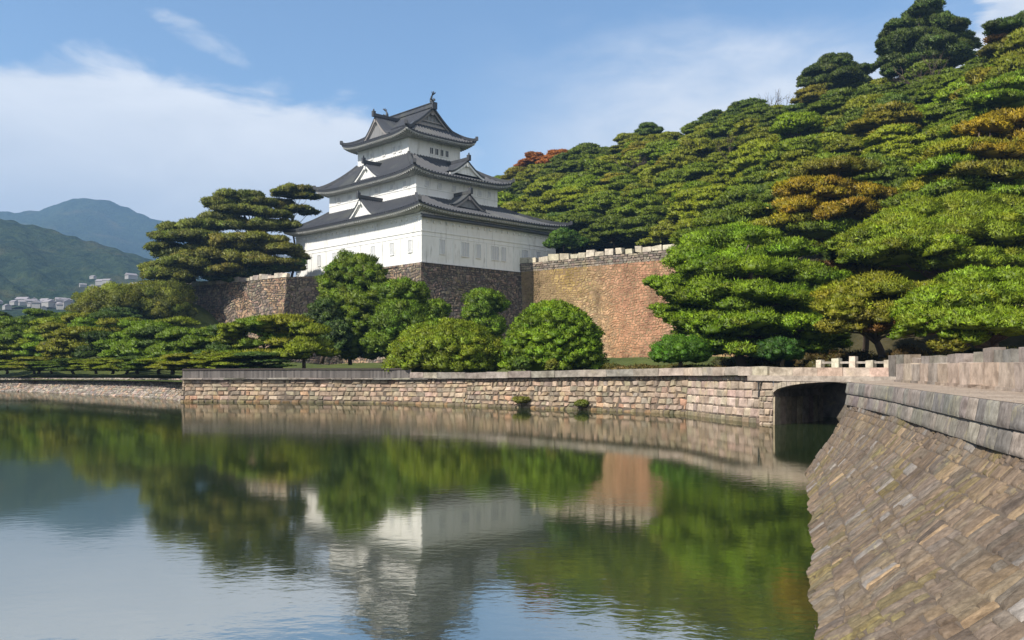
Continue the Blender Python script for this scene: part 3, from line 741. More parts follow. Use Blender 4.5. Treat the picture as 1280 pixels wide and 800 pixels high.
# ------------------------------------------------------------------ stone bridge
BA, BB = np.array((14.3, 48.6)), np.array((22.5, 40.0)); bd = (BB - BA) / np.linalg.norm(BB - BA); bn = np.array((bd[1], -bd[0])); BL = np.linalg.norm(BB - BA)
br = thing('stone_bridge', 'low stone arch bridge over the dark water inlet at right', 'bridge', (BA[0], BA[1], 0))
def bp(u, o, z): p = bd * u - bn * o; return (p[0], p[1], z)   # u along the span, o inward from the lake face
SP0, SP1 = .0, 6.6
arch = lambda u: 1.75 + .62 * max(0, 1 - ((u - (SP0 + SP1) / 2) / ((SP1 - SP0) / 2)) ** 2) ** .6
us = np.linspace(SP0, SP1, 25)
b = MB()
for k in range(24):
    u0_, u1_ = us[k], us[k + 1]; c = pick([(.40, .34, .28), (.36, .31, .26)], .08)
    za, zb_ = arch(u0_), arch(u1_)
    v = [bp(u0_ + .01, -.02, za), bp(u1_ - .01, -.02, zb_), bp(u1_ - .01, -.02, zb_ + .3), bp(u0_ + .01, -.02, za + .3), bp(u0_ + .01, .5, za), bp(u1_ - .01, .5, zb_), bp(u1_ - .01, .5, zb_ + .3), bp(u0_ + .01, .5, za + .3)]
    b.add(v, quads=[(0, 1, 2, 3), (1, 0, 4, 5), (2, 1, 5, 6), (3, 2, 6, 7), (0, 3, 7, 4)], col=c)
b.build('arch_ring', M['stone'], br)
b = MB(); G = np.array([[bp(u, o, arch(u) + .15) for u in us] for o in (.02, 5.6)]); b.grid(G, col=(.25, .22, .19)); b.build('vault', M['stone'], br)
b = MB(); G = np.array([[bp(u, .06, arch(u) + .2) for u in us], [bp(u, .06, 2.62) for u in us]]); b.grid(G, col=(.36, .3, .25)); b.build('spandrel', M['stone'], br)
b = MB()
for uu in (SP0 - .35, SP1 + .35): b.box((bp(uu, 2.8, .8)), (.7, 5.6, 2.6), rz=math.atan2(bd[1], bd[0]), col=(.26, .22, .19))
for k in range(9): b.box(bp(SP0 + .06, .3 + k * .62, .2 + 0), (.1, .56, 2.6), rz=math.atan2(bd[1], bd[0]), col=pick([(.26, .22, .18), (.32, .26, .2)], .2), jit=.02)
b.box(bp(3, 9.2, .8), (12, .4, 3.2), rz=math.atan2(bd[1], bd[0]), col=(.16, .14, .12)); b.build('pier_and_dark_back', M['stone'], br)  # dark back wall added behind the vault so the arch opening stays black
wp = Wall([bp(-.85, -.03, -.3), bp(.03, -.03, -.3)], [bp(-.8, -.03, 2.3), bp(.03, -.03, 2.3)], 1, (-bn[0] * -1, -bn[1] * -1, 0)); wp.out = np.array((bn[0], bn[1], 0))
stones(wp, .38, .5, .03, .05, lambda p: pick([(.36, .29, .23), (.32, .26, .21), (.40, .32, .25)], .14), jit=.1).build('pier_masonry', M['stone'], br)
b = MB(); b.box(bp(4.2, 2.9, 2.55), (11.5, 5.9, .3), rz=math.atan2(bd[1], bd[0]), col=(.36, .31, .27)); b.build('deck', M['stone'], br)
brot = math.atan2(bd[1], bd[0])
for k in range(8):
    b = MB(); u_ = -.2 + k * 1.4; b.box(bp(u_ + .7, .16, 2.71 + .21), (1.385, .34, .44), rz=brot, col=pick([(.43, .35, .29), (.40, .32, .26), (.46, .34, .28)], .07), jit=.006); b.build('parapet_slab', M['stone'], br)
# low balustrade of pale posts along the far side of the road
rail = thing('stone_railing', 'pale stone posts and rail along the far side of the bridge road', 'railing', (BA[0], BA[1], 2.7))
def rp(u, o, z): x, y, z_ = bp(u, o, z); return (x, y, z_)
for k, u_ in enumerate(np.arange(.4, 10.5, 1.0)):
    h = rng.choice([.82, .78, .9, 1.02]); b = MB(); b.box(rp(u_, 4.6, .05 + h / 2), (rng.uniform(.28, .5), .4, h), rz=brot, col=pick([(.6, .54, .45), (.52, .47, .4), (.42, .37, .31)], .1), jit=.012); b.build('post', M['stone'], rail)
b = MB(); b.bar(rp(.2, 4.6, .72), rp(10.8, 4.6, .72), .14, .12, col=(.33, .3, .27)); b.bar(rp(.2, 4.6, .2), rp(10.8, 4.6, .2), .12, .1, col=(.33, .3, .27)); b.build('rail', M['stone'], rail)

# ------------------------------------------------------------------ foreground retaining wall, road and parapets
toe = np.array([(5.2, -14, -.3), (3.0, -4, -.3), (2.15, 4, -.3), (2.95, 10, -.3), (4.7, 15.2, -.3), (6.85, 21.6, -.3), (8.55, 26.4, -.3)])
topl = np.array([(11.2, -14, 2.02), (8.2, -4, 2.02), (6.0, 4, 2.02), (6.3, 10, 2.03), (7.5, 15.2, 2.03), (9.15, 21.6, 2.03), (10.25, 27.2, 2.03)])
def smooth3(A, n=40):
    t = np.arange(len(A)); tt = np.linspace(0, len(A) - 1, n); out = []
    for x in tt:
        i = int(min(max(math.floor(x), 0), len(A) - 2)); f = x - i; p0, p1, p2, p3 = A[max(i - 1, 0)], A[i], A[i + 1], A[min(i + 2, len(A) - 1)]
        out.append(.5 * ((2 * p1) + (-p0 + p2) * f + (2 * p0 - 5 * p1 + 4 * p2 - p3) * f * f + (-p0 + 3 * p1 - 3 * p2 + p3) * f ** 3))
    return np.array(out)
TO, TP = smooth3(toe), smooth3(topl)
fw = thing('retaining_wall', 'battered brown stone retaining wall with grey coping in the right foreground', 'stone wall', (0, 0, 0))
W0 = Wall(TO, TP, 1.22, (-1, 0, .6))
NEARC = [(.23, .175, .135), (.26, .20, .155), (.20, .16, .135), (.29, .22, .165), (.24, .20, .18), (.22, .195, .165), (.30, .23, .15), (.27, .235, .21)]
def c_near(p):
    n, n2, n3 = vnoise(p, .9, 3), vnoise(p, 1.6, 9), vnoise(p * np.array((1, 1, 3)), .8, 5)
    c = np.array(NEARC[int((n3 + 1) * .5 * 7.99) % 8]) * .5 + np.array(NEARC[rng.integers(8)]) * .5; c = c * (1 + rng.normal(0, .10))
    r_ = rng.random()
    if p[2] < .03 + .05 * n: return c * np.array((.62, .63, .55))
    if p[2] > 1.45 and p[2] < 1.85 and r_ < .13: c = np.array((.25, .185, .12)) * rng.uniform(.75, 1.1)
    elif r_ < .015: c = np.array((.28, .20, .125)) * rng.uniform(.8, 1.1)
    elif r_ < .05: c = np.array((.21, .19, .175)) * rng.uniform(.85, 1.15)
    elif n + .4 * n2 > .4 and r_ < .6: c = c * .6 + np.array((.15, .125, .035)) * .4
    return c
NEARC = [tuple(np.array(c) * np.array((.565, .55, .52))) for c in NEARC]
def strata(w):
    """long split stones laid up the slope: strips of uneven width, broken at staggered places"""
    b = MB(); ve = np.r_[0, np.cumsum(rng.uniform(.6, 1.4, 10))]; ve = ve / ve[-1]
    for c in range(len(ve) - 1):
        u = 0.0
        while u < w.L - .06:
            wd = float(np.clip(rng.lognormal(-1.68, .42), .09, .5)); cuts = [ve[c], ve[c + 1]]
            if rng.random() < .3: cuts.insert(1, ve[c] + (ve[c + 1] - ve[c]) * rng.uniform(.25, .75))
            for lo, hi in zip(cuts[:-1], cuts[1:]):
                e = rng.normal(0, .004, 2); sub = Wall(w.toe, w.top, w.k, w.out)
                lo_, hi_ = max(lo + e[0] * (lo > 0), 0), min(hi + e[1] * (hi < 1), 1)
                yield_cell(b, w, u, min(u + wd, w.L), lo_, hi_)
            u += wd
    return b
def bulge(p): return .05 * vnoise(p, .8, 6) + .02 * vnoise(p, 2.3, 2)
def yield_cell(b, w, a0, a1, b0, b1, k=6):
    g = .0035; gv = g / w.H; sl = rng.normal(0, .008, 2)
    s_ = np.linspace(0, 1, k); A, B = np.meshgrid(s_, s_); edge = np.minimum(np.minimum(A, 1 - A), np.minimum(B, 1 - B))
    A = .5 + np.sign(A - .5) * np.abs(2 * A - 1) ** .42 / 2; B = .5 + np.sign(B - .5) * np.abs(2 * B - 1) ** .42 / 2
    U = a0 + g + (a1 - a0 - 2 * g) * A + sl[0] * (1 - B) + sl[1] * B; V = b0 + gv + (b1 - b0 - 2 * gv) * B + rng.normal(0, .004) * (A - .5)
    U = np.clip(U, 0, w.L); V = np.clip(V, 0, 1); p = w.at(U, V); n = w.nrm(U, V)
    h = np.where(edge < 1e-6, -.014, .007 + rng.normal(0, .007) + rng.normal(0, .006) * (A - .5) + rng.normal(0, .006) * (B - .5) + rng.normal(0, .0015, A.shape))
    h = h + bulge(p)
    b.grid(p + n * h[..., None], col=np.broadcast_to(c_near(p.reshape(-1, 3).mean(0)), (k * k, 3)))
strata(W0).build('masonry', M['near'], fw, smooth=True)
b = MB(); U, V = np.meshgrid(np.linspace(0, W0.L, 420), np.linspace(0, 1, 50), indexing='ij'); q_ = W0.at(U, V)
b.grid(q_ + W0.nrm(U, V) * (bulge(q_) - .014)[..., None], col=(1.9, 1.75, 1.6)); b.build('joints', M['mortar'], fw)
# sandstone band, then two dressed grey courses
def offs(A, z): B = A.copy(); B[:, 2] = z; return B
side = np.gradient(TP[:, :2], axis=0); side /= np.linalg.norm(side, axis=1)[:, None]; inw = np.stack([side[:, 1], -side[:, 0]], 1)
def inset(d, z): return np.concatenate([TP[:, :2] + inw * d, np.full((len(TP), 1), z)], 1)
for (z0, z1, d0, d1, sw_, cols) in ((2.03, 2.36, -.05, .02, .55, [(.20, .18, .165), (.23, .205, .185), (.18, .165, .155), (.25, .22, .195)]), (2.365, 2.72, -.02, .04, .62, [(.195, .18, .168), (.22, .20, .182), (.175, .163, .155), (.24, .212, .19)])):
    wc = Wall(inset(d0, z0), inset(d1, z1), 1, (-1, 0, .3)); stones(wc, z1 - z0, sw_, .012, .015, lambda p, c_=cols: pick(c_, .1), fine=True, jit=.012, uneven=.006).build('coping_course', M['near'], fw, smooth=True)
    backing(wc, .02, nu=60).build('joints', M['mortar'], fw)
# end face turning back under the bridge
ef = Wall([(8.95, 26.55, -.3), (14.8, 31.0, -.3), (20.5, 40.0, -.3)], [(10.55, 27.3, 2.7), (15.6, 30.6, 2.7), (21.2, 39.5, 2.7)], 1.2, (-.7, .7, 0.1))
stones(ef, .45, .5, .02, .03, c_near, jit=.12).build('end_masonry', M['near'], fw)
backing(ef, .03).build('joints', M['mortar'], fw)
# road sheet on top, back to the hill
b = MB(); n = len(TP); inner = inset(.05, 2.705); G = []
for k in range(n):
    y = TP[k][1]; G.append([inner[k], inner[k] + (3.5, 1.2, .0), inner[k] + (9, 3.5, .02), inner[k] + (24, 12, .1), inner[k] + (60, 22, .2)])
G.append([(16.2, 36.2, 2.705), (20, 37, 2.705), (25, 38, 2.72), (40, 45, 2.8), (80, 60, 2.9)]); G.append([(20.2, 41.0, 2.705), (22, 42, 2.71), (27, 46, 2.72), (40, 52, 2.8), (80, 70, 2.9)])
G.append([(17.5, 50.5, 2.71), (20, 52, 2.71), (27, 55, 2.72), (40, 60, 2.8), (80, 80, 2.9)])
b.grid(np.array(G), flip=False); structure(b.build('road', M['sand']))
# near parapet: tall upright slabs
par = thing('parapet_wall', 'pinkish upright slab parapet along the near road edge at right', 'parapet', (12.4, 28.5, 2.7))
pl = np.array([(12.55, 28.6, 2.7), (11.9, 25.5, 2.7), (10.95, 21.3, 2.7), (9.95, 17.0, 2.7), (9.0, 12.5, 2.7), (8.7, 7, 2.7), (9.6, 0, 2.7)])
u_, q = resample(pl, 1.05); po = np.array(par.location)
for k in range(len(q) - 1):
    a, c = q[k] - po, q[k + 1] - po; d = c - a; L = np.linalg.norm(d); h = .58 + .012 * math.sin(k * 2.1)
    b = MB(); mid = (a + c) / 2; cc = pick([(.38, .315, .265), (.41, .335, .275), (.35, .30, .265), (.43, .34, .275)], .07)
    b.box((mid[0], mid[1], mid[2] + h / 2), (L - .02, .3, h), rz=math.atan2(d[1], d[0]), col=cc, jit=.008)
    b.box((mid[0], mid[1], mid[2] + .03), (L - .01, .4, .1), rz=math.atan2(d[1], d[0]), col=cc * .8, jit=.01)
    b.build('slab', M['stone'], par)
# far parapet across the road: broken row of blocks
far = thing('parapet_wall', 'uneven row of weathered grey blocks on the far side of the road', 'parapet', (17.5, 39.0, 2.75))
fl_ = np.array([(17.6, 41, 2.74), (17.2, 35, 2.74), (16.2, 29, 2.74), (14.9, 24.4, 2.74), (13.2, 18.5, 2.74), (12.6, 12, 2.74)]); u_, q = resample(fl_, .95); po = np.array(far.location)
for k in range(len(q) - 1):
    if k in (9, 14): continue
    a, c = q[k] - po, q[k + 1] - po; d = c - a; L = np.linalg.norm(d); h = .84 + .012 * k + rng.choice([0, 0, .0, .12, -.08])
    b = MB(); mid = (a + c) / 2; b.box((mid[0], mid[1], mid[2] + h / 2), (L * rng.uniform(.9, .98), .4, h), rz=math.atan2(d[1], d[0]) + rng.normal(0, .015), col=pick([(.26, .23, .2), (.30, .26, .22), (.22, .2, .18)], .12), jit=.015)
    b.build('block', M['stone'], far)

# ------------------------------------------------------------------ foliage
def ico(sub):
    import bmesh
    bm = bmesh.new(); bmesh.ops.create_icosphere(bm, subdivisions=sub, radius=1); v = np.array([x.co[:] for x in bm.verts]); f = np.array([[w_.index for w_ in x.verts] for x in bm.faces]); bm.free(); return v, f
ICO1, ICO2 = ico(1), ico(2)

def pad_foliage(b, pads, card, dens, seed, up=.5, nl=None, spread=1.0, lump=.36, flat=.35, cardw=.5, lz=.56):
    """cushions of foliage: each pad is an ellipsoid of smaller lumps, every lump covered with needle tufts.
    pads: (centre, rx, ry, rz, colour, tilt)"""
    r_ = np.random.default_rng(seed)
    for (c, rx, ry, rz, col, tilt) in pads:
        c = np.asarray(c, float); col = np.asarray(col, float)
        ct, st_ = math.cos(tilt), math.sin(tilt); Rm = np.array(((ct, 0, st_), (0, 1, 0), (-st_, 0, ct)))
        n = nl or int(np.clip(8 + 3.2 * rx * ry / max(.25, (lump * rz * 2.0) ** 2) * .55, 9, 34))
        th = r_.uniform(0, 2 * np.pi, n); rad = np.sqrt(r_.uniform(0, 1, n)) * .88
        zz = np.sqrt(np.clip(1 - rad ** 2, 0, 1)) * r_.uniform(.35, .95, n) - flat * r_.uniform(0, 1, n)
        lp = np.stack([rad * np.cos(th) * rx, rad * np.sin(th) * ry, zz * rz], 1)
        lr = np.clip(min(rx, ry, rz * 2.2) * lump * r_.uniform(.7, 1.3, n), .12, None)
        lp = lp @ Rm.T
        lcol = col * np.clip(1 + r_.normal(0, .16, (n, 1)), .55, 1.6) * (1 + r_.normal(0, .05, (n, 3)))
        iv, itf = ICO1
        for k in range(n):
            v = iv * (lr[k] * .8) * np.array((1.2, 1.2, lz)) * (1 + .16 * vnoise(iv, 2.2, k + seed % 17))[:, None]
            b.add(v + lp[k] + c, tris=itf, col=np.clip(lcol[k] * .9, .003, 1), nrm=iv + np.array((0, 0, .5)))
        # inner body so that the sky does not show through the middle
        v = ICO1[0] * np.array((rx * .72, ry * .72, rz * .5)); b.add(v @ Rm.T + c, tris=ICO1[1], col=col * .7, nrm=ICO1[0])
        area = (lr ** 2); m = int(dens * area.sum() * 7.0); idx = r_.choice(n, m, p=area / area.sum())
        d = r_.normal(0, 1, (m, 3)); d[:, 2] = np.abs(d[:, 2]) * np.where(r_.random(m) < .82, 1, -.6); d /= np.linalg.norm(d, axis=1)[:, None]
        p = lp[idx] + d * lr[idx, None] * np.array((1.2, 1.2, lz + .02)) * r_.uniform(.80, 1.16, (m, 1)) * (1 + .16 * vnoise(d, 2.6, seed % 13))[:, None] * spread
        a = d * np.array((1.15, 1.15, .8)) + np.array((0, 0, up)) + r_.normal(0, .6, (m, 3)); a /= np.linalg.norm(a, axis=1)[:, None]
        s = np.cross(a, d + r_.normal(0, .5, (m, 3))); s /= np.linalg.norm(s, axis=1)[:, None] + 1e-6
        ln = card * r_.uniform(.6, 1.4, (m, 1)); wd = card * cardw * r_.uniform(.7, 1.3, (m, 1))
        v0 = p - s * wd * .5 - a * ln * .25; v1 = p + s * wd * .5 - a * ln * .25; v2 = p + a * ln * .75
        g = np.cross(v1 - v0, v2 - v0); sg = (g * d).sum(1) < 0; v0[sg], v1[sg] = v1[sg].copy(), v0[sg].copy()
        nn = d + np.array((0, 0, .55)) + r_.normal(0, .42, (m, 3)); nn /= np.linalg.norm(nn, axis=1)[:, None]
        cc = np.clip(lcol[idx] * np.clip(1 + r_.normal(0, .36, (m, 1)), .3, 2.2), .003, .9)
        V = np.stack([v0, v1, v2], 1).reshape(-1, 3) + c
        b.add(V, tris=np.arange(m * 3).reshape(-1, 3), col=np.repeat(cc, 3, 0), nrm=np.repeat(nn, 3, 0))

def limb(b, p, q, r0, r1, seed, wob=.12, n=6):
    r_ = np.random.default_rng(seed); p = np.asarray(p, float); q = np.asarray(q, float); L = np.linalg.norm(q - p)
    t = np.linspace(0, 1, n)[:, None]; pts = p + (q - p) * t; pts[:, 2] += L * .1 * np.sin(t[:, 0] * np.pi)
    pts[1:-1] += r_.normal(0, wob * L / n, (n - 2, 3)); b.tube(pts, np.linspace(r0, r1, n), 6)

def make_tree(name, label, cat, base, pads, card=.2, dens=60, seed=1, trunk_r=.3, group=None, fork=.45, lean=(0, 0), mat_leaf='leaf', limbs=True, **kw):
    """tree from explicit pads (world coordinates)"""
    base = np.asarray(base, float); r = thing(name, label, cat, tuple(base), 0, group)
    lp = [(np.asarray(c) - base, rx, ry, rz, col, tl) for (c, rx, ry, rz, col, tl) in pads]
    b = MB(); pad_foliage(b, lp, card, dens, seed, **kw); cr = b.build('crown', M[mat_leaf], r)
    cen = np.mean([c for c, *_ in lp], axis=0); topz = max(c[2] for c, *_ in lp)
    b = MB(); r_ = np.random.default_rng(seed + 5)
    fk = np.array((cen[0] * .55 + lean[0], cen[1] * .55 + lean[1], topz * fork)); n = 7
    t = np.linspace(0, 1, n)[:, None]; tr = fk * t; tr[:, 0] += .05 * topz * np.sin(t[:, 0] * 3 + seed); b.tube(np.concatenate([[(0, 0, -.4)], tr[1:]]) if True else tr, np.linspace(trunk_r * 1.25, trunk_r * .75, n), 8)
    tip = np.array((cen[0], cen[1], topz * .92)); limb(b, tr[-1], tip, trunk_r * .75, trunk_r * .2, seed, .2)
    if limbs:
        for k, (c, rx, ry, rz, col, tl) in enumerate(lp):
            f = min(max((c[2] - rz) / max(topz, .1) * .8, .15), .95)
            s = tr[-1] * (f / fork) if f < fork else tr[-1] + (tip - tr[-1]) * (f - fork) / (1 - fork) * .8
            limb(b, s, c - np.array((0, 0, rz * .35)), trunk_r * .42, trunk_r * .1, seed + k, .14)
    b.build('trunk', M['bark'], r, smooth=True)
    return r

LEAFK = 1.45
G_PINE = (.070, .115, .017); G_BRIGHT = (.082, .150, .016); G_DARK = (.030, .058, .018); G_OLIVE = (.095, .110, .022); G_GOLD = (.21, .165, .015); G_YEL = (.125, .150, .018); G_BROWN = (.105, .065, .03); G_BLUE = (.030, .062, .034); G_RUST = (.13, .05, .025)
G_PINE, G_BRIGHT, G_OLIVE, G_YEL, G_BROWN = (tuple(np.array(q) * np.array((1.35, 1.22, 1.0))) for q in (G_PINE, G_BRIGHT, G_OLIVE, G_YEL, G_BROWN))
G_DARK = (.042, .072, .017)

sat_rng = np.random.default_rng(123)
def px_pads(D, lst, cx=None, colr=G_PINE, tiltk=.0022, sat=2):
    out = []
    for it in lst:
        px, py, hw, hh = it[:4]; dD = it[4] if len(it) > 4 else 0; col = it[5] if len(it) > 5 else colr
        d = D + dD; s = d / F; rx = hw * s; hh = hh * (1.18 if sat > 2 else 1)
        tl = 0 if cx is None else (px - cx) * tiltk
        out.append((P(px, py + hh * .25, d), rx, rx * .85, hh * s * 1.0, col, tl))
        for k in range(sat):
            q = sat_rng.uniform(.38, .62); a = sat_rng.uniform(0, 6.28); f = sat_rng.uniform(.75, 1.0)
            c = P(px, py + hh * .25, d) + np.array((math.cos(a) * rx * f, math.sin(a) * rx * .85 * f - .15 * rx, sat_rng.uniform(-.75, .25) * hh * s))
            out.append((c, rx * q, rx * q * .9, hh * s * q * 1.25, np.array(col) * sat_rng.uniform(.8, 1.22), tl * 1.5 + sat_rng.normal(0, .14)))
    return out

# -- broad pines beside the road (right)
A_ = [(905, 302, 50, 18, 5), (955, 312, 50, 16, 4), (872, 324, 38, 16, 2), (925, 335, 55, 18, 0), (858, 352, 36, 16, 1), (985, 340, 52, 16, 2), (900, 368, 55, 18, -2), (846, 380, 28, 18, 1), (958, 372, 58, 17, -3), (1012, 368, 36, 14, 0),
      (875, 400, 34, 16, -2), (915, 402, 46, 17, -4), (965, 404, 52, 17, -5), (1010, 402, 40, 15, -2), (890, 428, 36, 12, -4), (935, 434, 46, 12, -5), (985, 430, 40, 12, -4), (930, 370, 70, 48, 7), (985, 385, 40, 36, 7), (1030, 425, 28, 12, -1)]
make_tree('pine_tree', 'broad layered bright green pine beside the left end of the bridge', 'pine tree', P(931, 460, 70), px_pads(75, A_, 930, G_BRIGHT, sat=6), .25, 64, 11, .32)
B_ = [(1165, 268, 60, 18, 3), (1235, 262, 55, 18, 4), (1110, 290, 52, 17, 0), (1175, 296, 70, 18, -2), (1245, 296, 52, 18, -2), (1290, 290, 40, 18, 0), (1130, 316, 52, 15, -4), (1190, 325, 48, 14, -4), (1245, 324, 50, 14, -3), (1080, 318, 30, 12, -2), (1060, 305, 24, 10, -1), (1180, 300, 90, 30, 7), (1290, 325, 34, 12, -2), (1320, 280, 50, 22, 1), (1210, 282, 50, 18, -1), (1145, 300, 50, 18, -3)]
make_tree('pine_tree', 'widest pale green pine spreading over the dark forked limbs at right', 'pine tree', hill_pt(1195, .0), px_pads(78, B_, 1180, (.13, .185, .018), sat=6), .26, 62, 12, .4)
C_ = [(1235, 350, 50, 16, 3), (1190, 372, 52, 18, 0), (1262, 372, 48, 18, 0), (1155, 394, 36, 14, -1), (1215, 398, 52, 16, -2), (1268, 404, 48, 16, -3), (1138, 408, 24, 10, -1), (1205, 420, 26, 9, -3), (1230, 385, 60, 26, 4), (1300, 380, 36, 18, 1), (1185, 430, 18, 8, -3, G_OLIVE)]
make_tree('pine_tree', 'low near pine leaning over the grey parapet blocks at right', 'pine tree', P(1240, 448, 53), px_pads(53, C_, 1220, (.12, .185, .017), sat=6), .20, 72, 13, .3)
D_ = [(1095, 364, 58, 17, 0), (1058, 382, 30, 14, -2), (1120, 388, 46, 15, -1), (1080, 398, 40, 13, -2, G_OLIVE), (1110, 404, 34, 10, -2, G_BROWN), (1095, 385, 50, 20, 4)]
make_tree('pine_tree', 'olive cushion shaped pine with a brownish skirt above the bridge', 'pine tree', P(1100, 452, 63), px_pads(63, D_, 1095, (.145, .165, .018), sat=6), .22, 68, 14, .24)
E_ = [(1045, 212, 46, 14, 4, G_OLIVE), (1020, 236, 46, 15, 1, G_GOLD), (1072, 244, 46, 14, 1, G_GOLD), (995, 258, 34, 13, -1, G_GOLD), (1055, 266, 52, 13, -1, (.20, .155, .018)), (1095, 262, 34, 12, 0, G_OLIVE), (975, 280, 38, 12, -2, G_YEL), (1030, 288, 44, 12, -3, G_PINE), (1045, 250, 60, 24, 5, G_OLIVE)]
make_tree('pine_tree', 'golden orange topped pine in the middle of the hillside', 'pine tree', hill_pt(1045, .14), px_pads(104, E_, 1045), .36, 44, 15, .32)
F_ = [(1255, 158, 50, 15, 4, G_GOLD), (1205, 188, 42, 13, 1, G_YEL), (1255, 196, 46, 15, 1, (.20, .165, .016)), (1180, 208, 32, 11, -1, G_BRIGHT), (1235, 218, 48, 14, -2, G_OLIVE), (1285, 212, 30, 14, 0, G_OLIVE), (1195, 236, 40, 12, -3, G_PINE), (1160, 232, 30, 10, 0, G_YEL), (1300, 180, 40, 16, 1, G_GOLD), (1140, 250, 34, 10, 0, G_PINE), (1260, 240, 44, 12, -3, G_BRIGHT), (1230, 200, 60, 28, 5, G_OLIVE)]
make_tree('pine_tree', 'tall pine with an orange crown at the right edge of the hillside', 'pine tree', hill_pt(1235, .12), px_pads(92, F_, 1230), .34, 46, 16, .32)
Gg = [(905, 278, 34, 12, 2), (940, 268, 36, 12, 2), (875, 296, 30, 12, 0), (925, 294, 44, 13, -1), (968, 290, 36, 12, 0, G_YEL), (935, 284, 40, 18, 4)]
make_tree('pine_tree', 'mid green pine behind the broad pine beside the bridge', 'pine tree', hill_pt(925, .1), px_pads(104, Gg, 925, G_PINE), .36, 44, 17, .3)
H_ = [(1262, 112, 32, 12, 2), (1235, 125, 28, 9, 0), (1290, 100, 30, 13, 2), (1275, 130, 36, 10, -2)]
make_tree('pine_tree', 'bright green pine just above the orange topped pine at right edge', 'pine tree', hill_pt(1262, .45), px_pads(112, H_, 1262, G_BRIGHT), .38, 44, 18, .28)
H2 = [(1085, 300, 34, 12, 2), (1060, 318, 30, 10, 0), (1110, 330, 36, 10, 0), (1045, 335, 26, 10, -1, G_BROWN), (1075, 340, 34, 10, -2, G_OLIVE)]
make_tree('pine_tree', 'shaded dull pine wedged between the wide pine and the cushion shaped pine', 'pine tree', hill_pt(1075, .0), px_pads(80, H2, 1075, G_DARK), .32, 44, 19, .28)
# -- conifers on the skyline
I_ = [(1155, 12, 24, 13, 0), (1132, 34, 24, 12, 1), (1172, 32, 28, 13, 0), (1190, 50, 22, 11, 0), (1150, 52, 36, 13, -2), (1118, 58, 20, 8, 0), (1122, 76, 22, 7, 0), (1170, 70, 38, 12, -2), (1146, 82, 32, 8, -3), (1195, 74, 18, 8, 0), (1155, 48, 30, 30, 3)]
make_tree('conifer_tree', 'largest dark round topped conifer standing on the hill crest', 'conifer', hill_pt(1143, .93), px_pads(180, I_, None, (.05, .078, .02), sat=5), .5, 70, 21, .5, lump=.34, lz=.7)
J_ = [(1046, 76, 18, 9, 0), (1032, 90, 24, 8, 0), (1058, 90, 22, 8, 0), (1044, 100, 30, 8, -2), (1014, 103, 14, 5, 0), (1070, 102, 14, 5, 0), (1045, 92, 20, 14, 2)]
make_tree('conifer_tree', 'smaller dark conifer on the skyline left of the largest one', 'conifer', hill_pt(1042, .98), px_pads(199, J_, None, (.05, .075, .02), sat=5), .5, 70, 22, .4, lump=.34, lz=.7)
K_ = [(1262, 36, 26, 9, 0, G_DARK), (1285, 28, 22, 10, 0, G_DARK), (1248, 50, 16, 6, 0, G_BROWN), (1275, 56, 34, 10, 0, G_OLIVE)]
make_tree('pine_tree', 'ragged olive pine on the crest at the top right corner', 'pine tree', hill_pt(1268, .97), px_pads(150, K_, None, G_OLIVE), .35, 60, 23, .3)

# -- airy pines on the terrace left of the castle
def terr(px, D, z=19.0): return ((px - 640) / F * D, D, z)
L1 = [(372, 238, 24, 4.5, 0), (362, 244, 22, 4, 0), (384, 246, 16, 3.5, 0), (345, 254, 22, 4, 1), (368, 262, 24, 4, -1)]
make_tree('pine_tree', 'slender umbrella pine against the sky beside the left roof edge', 'pine tree', terr(362, 192), px_pads(192, L1, None, (.105, .122, .03), sat=1), .5, 28, 31, .26, lump=.5, fork=.6)
L2 = [(300, 246, 30, 6, 0), (278, 256, 26, 6, 0), (325, 254, 28, 5, 0), (300, 264, 34, 6, -2), (336, 268, 26, 5, 0), (278, 274, 28, 6, -1), (318, 282, 34, 7, -2), (350, 282, 26, 6, 0)]
make_tree('pine_tree', 'tall dark spreading pine left of the umbrella pine', 'pine tree', terr(312, 184), px_pads(184, L2, None, (.098, .120, .032), sat=1), .5, 28, 32, .32, lump=.5, fork=.55)
L3 = [(238, 284, 34, 7, 0), (215, 296, 24, 6, 0), (262, 282, 26, 6, 0), (250, 298, 38, 8, -2), (208, 310, 24, 6, 0), (228, 318, 30, 8, -1), (265, 312, 30, 9, -2)]
make_tree('pine_tree', 'dark pine with flat tiers reaching left over the hazy mountain', 'pine tree', terr(245, 178, 17), px_pads(178, L3, None, (.092, .116, .030), sat=1), .5, 28, 33, .32, lump=.5)
L4 = [(290, 302, 38, 10, 0), (325, 300, 36, 10, 0), (270, 322, 40, 11, -2), (310, 325, 42, 11, -2), (350, 312, 28, 9, 0), (345, 330, 28, 9, -2), (300, 312, 40, 20, 4), (285, 342, 34, 9, -3)]
make_tree('pine_tree', 'brownish green thick pine above the far left rampart', 'pine tree', terr(305, 173), px_pads(173, L4, None, (.115, .122, .028)), .5, 28, 34, .34)
L5 = [(228, 330, 32, 10, 0), (212, 342, 30, 10, 0), (206, 360, 28, 11, -3), (192, 368, 30, 9, -2), (198, 334, 22, 7, 0), (214, 346, 24, 18, 4)]
make_tree('pine_tree', 'dense dark pine at the left end of the far rampart', 'pine tree', P(216, 388, 166), px_pads(166, L5, None, (.095, .116, .026)), .5, 28, 35, .34)
L6 = [(352, 336, 18, 7, 0), (330, 340, 20, 7, 0), (305, 343, 20, 6, 0), (280, 347, 18, 6, -1), (365, 328, 14, 7, 0)]
make_tree('shrub', 'row of rounded bright bushes on top of the far left rampart', 'shrub', terr(330, 170, 19), px_pads(170, L6, None, (.06, .10, .02)), .5, 28, 36, .16)

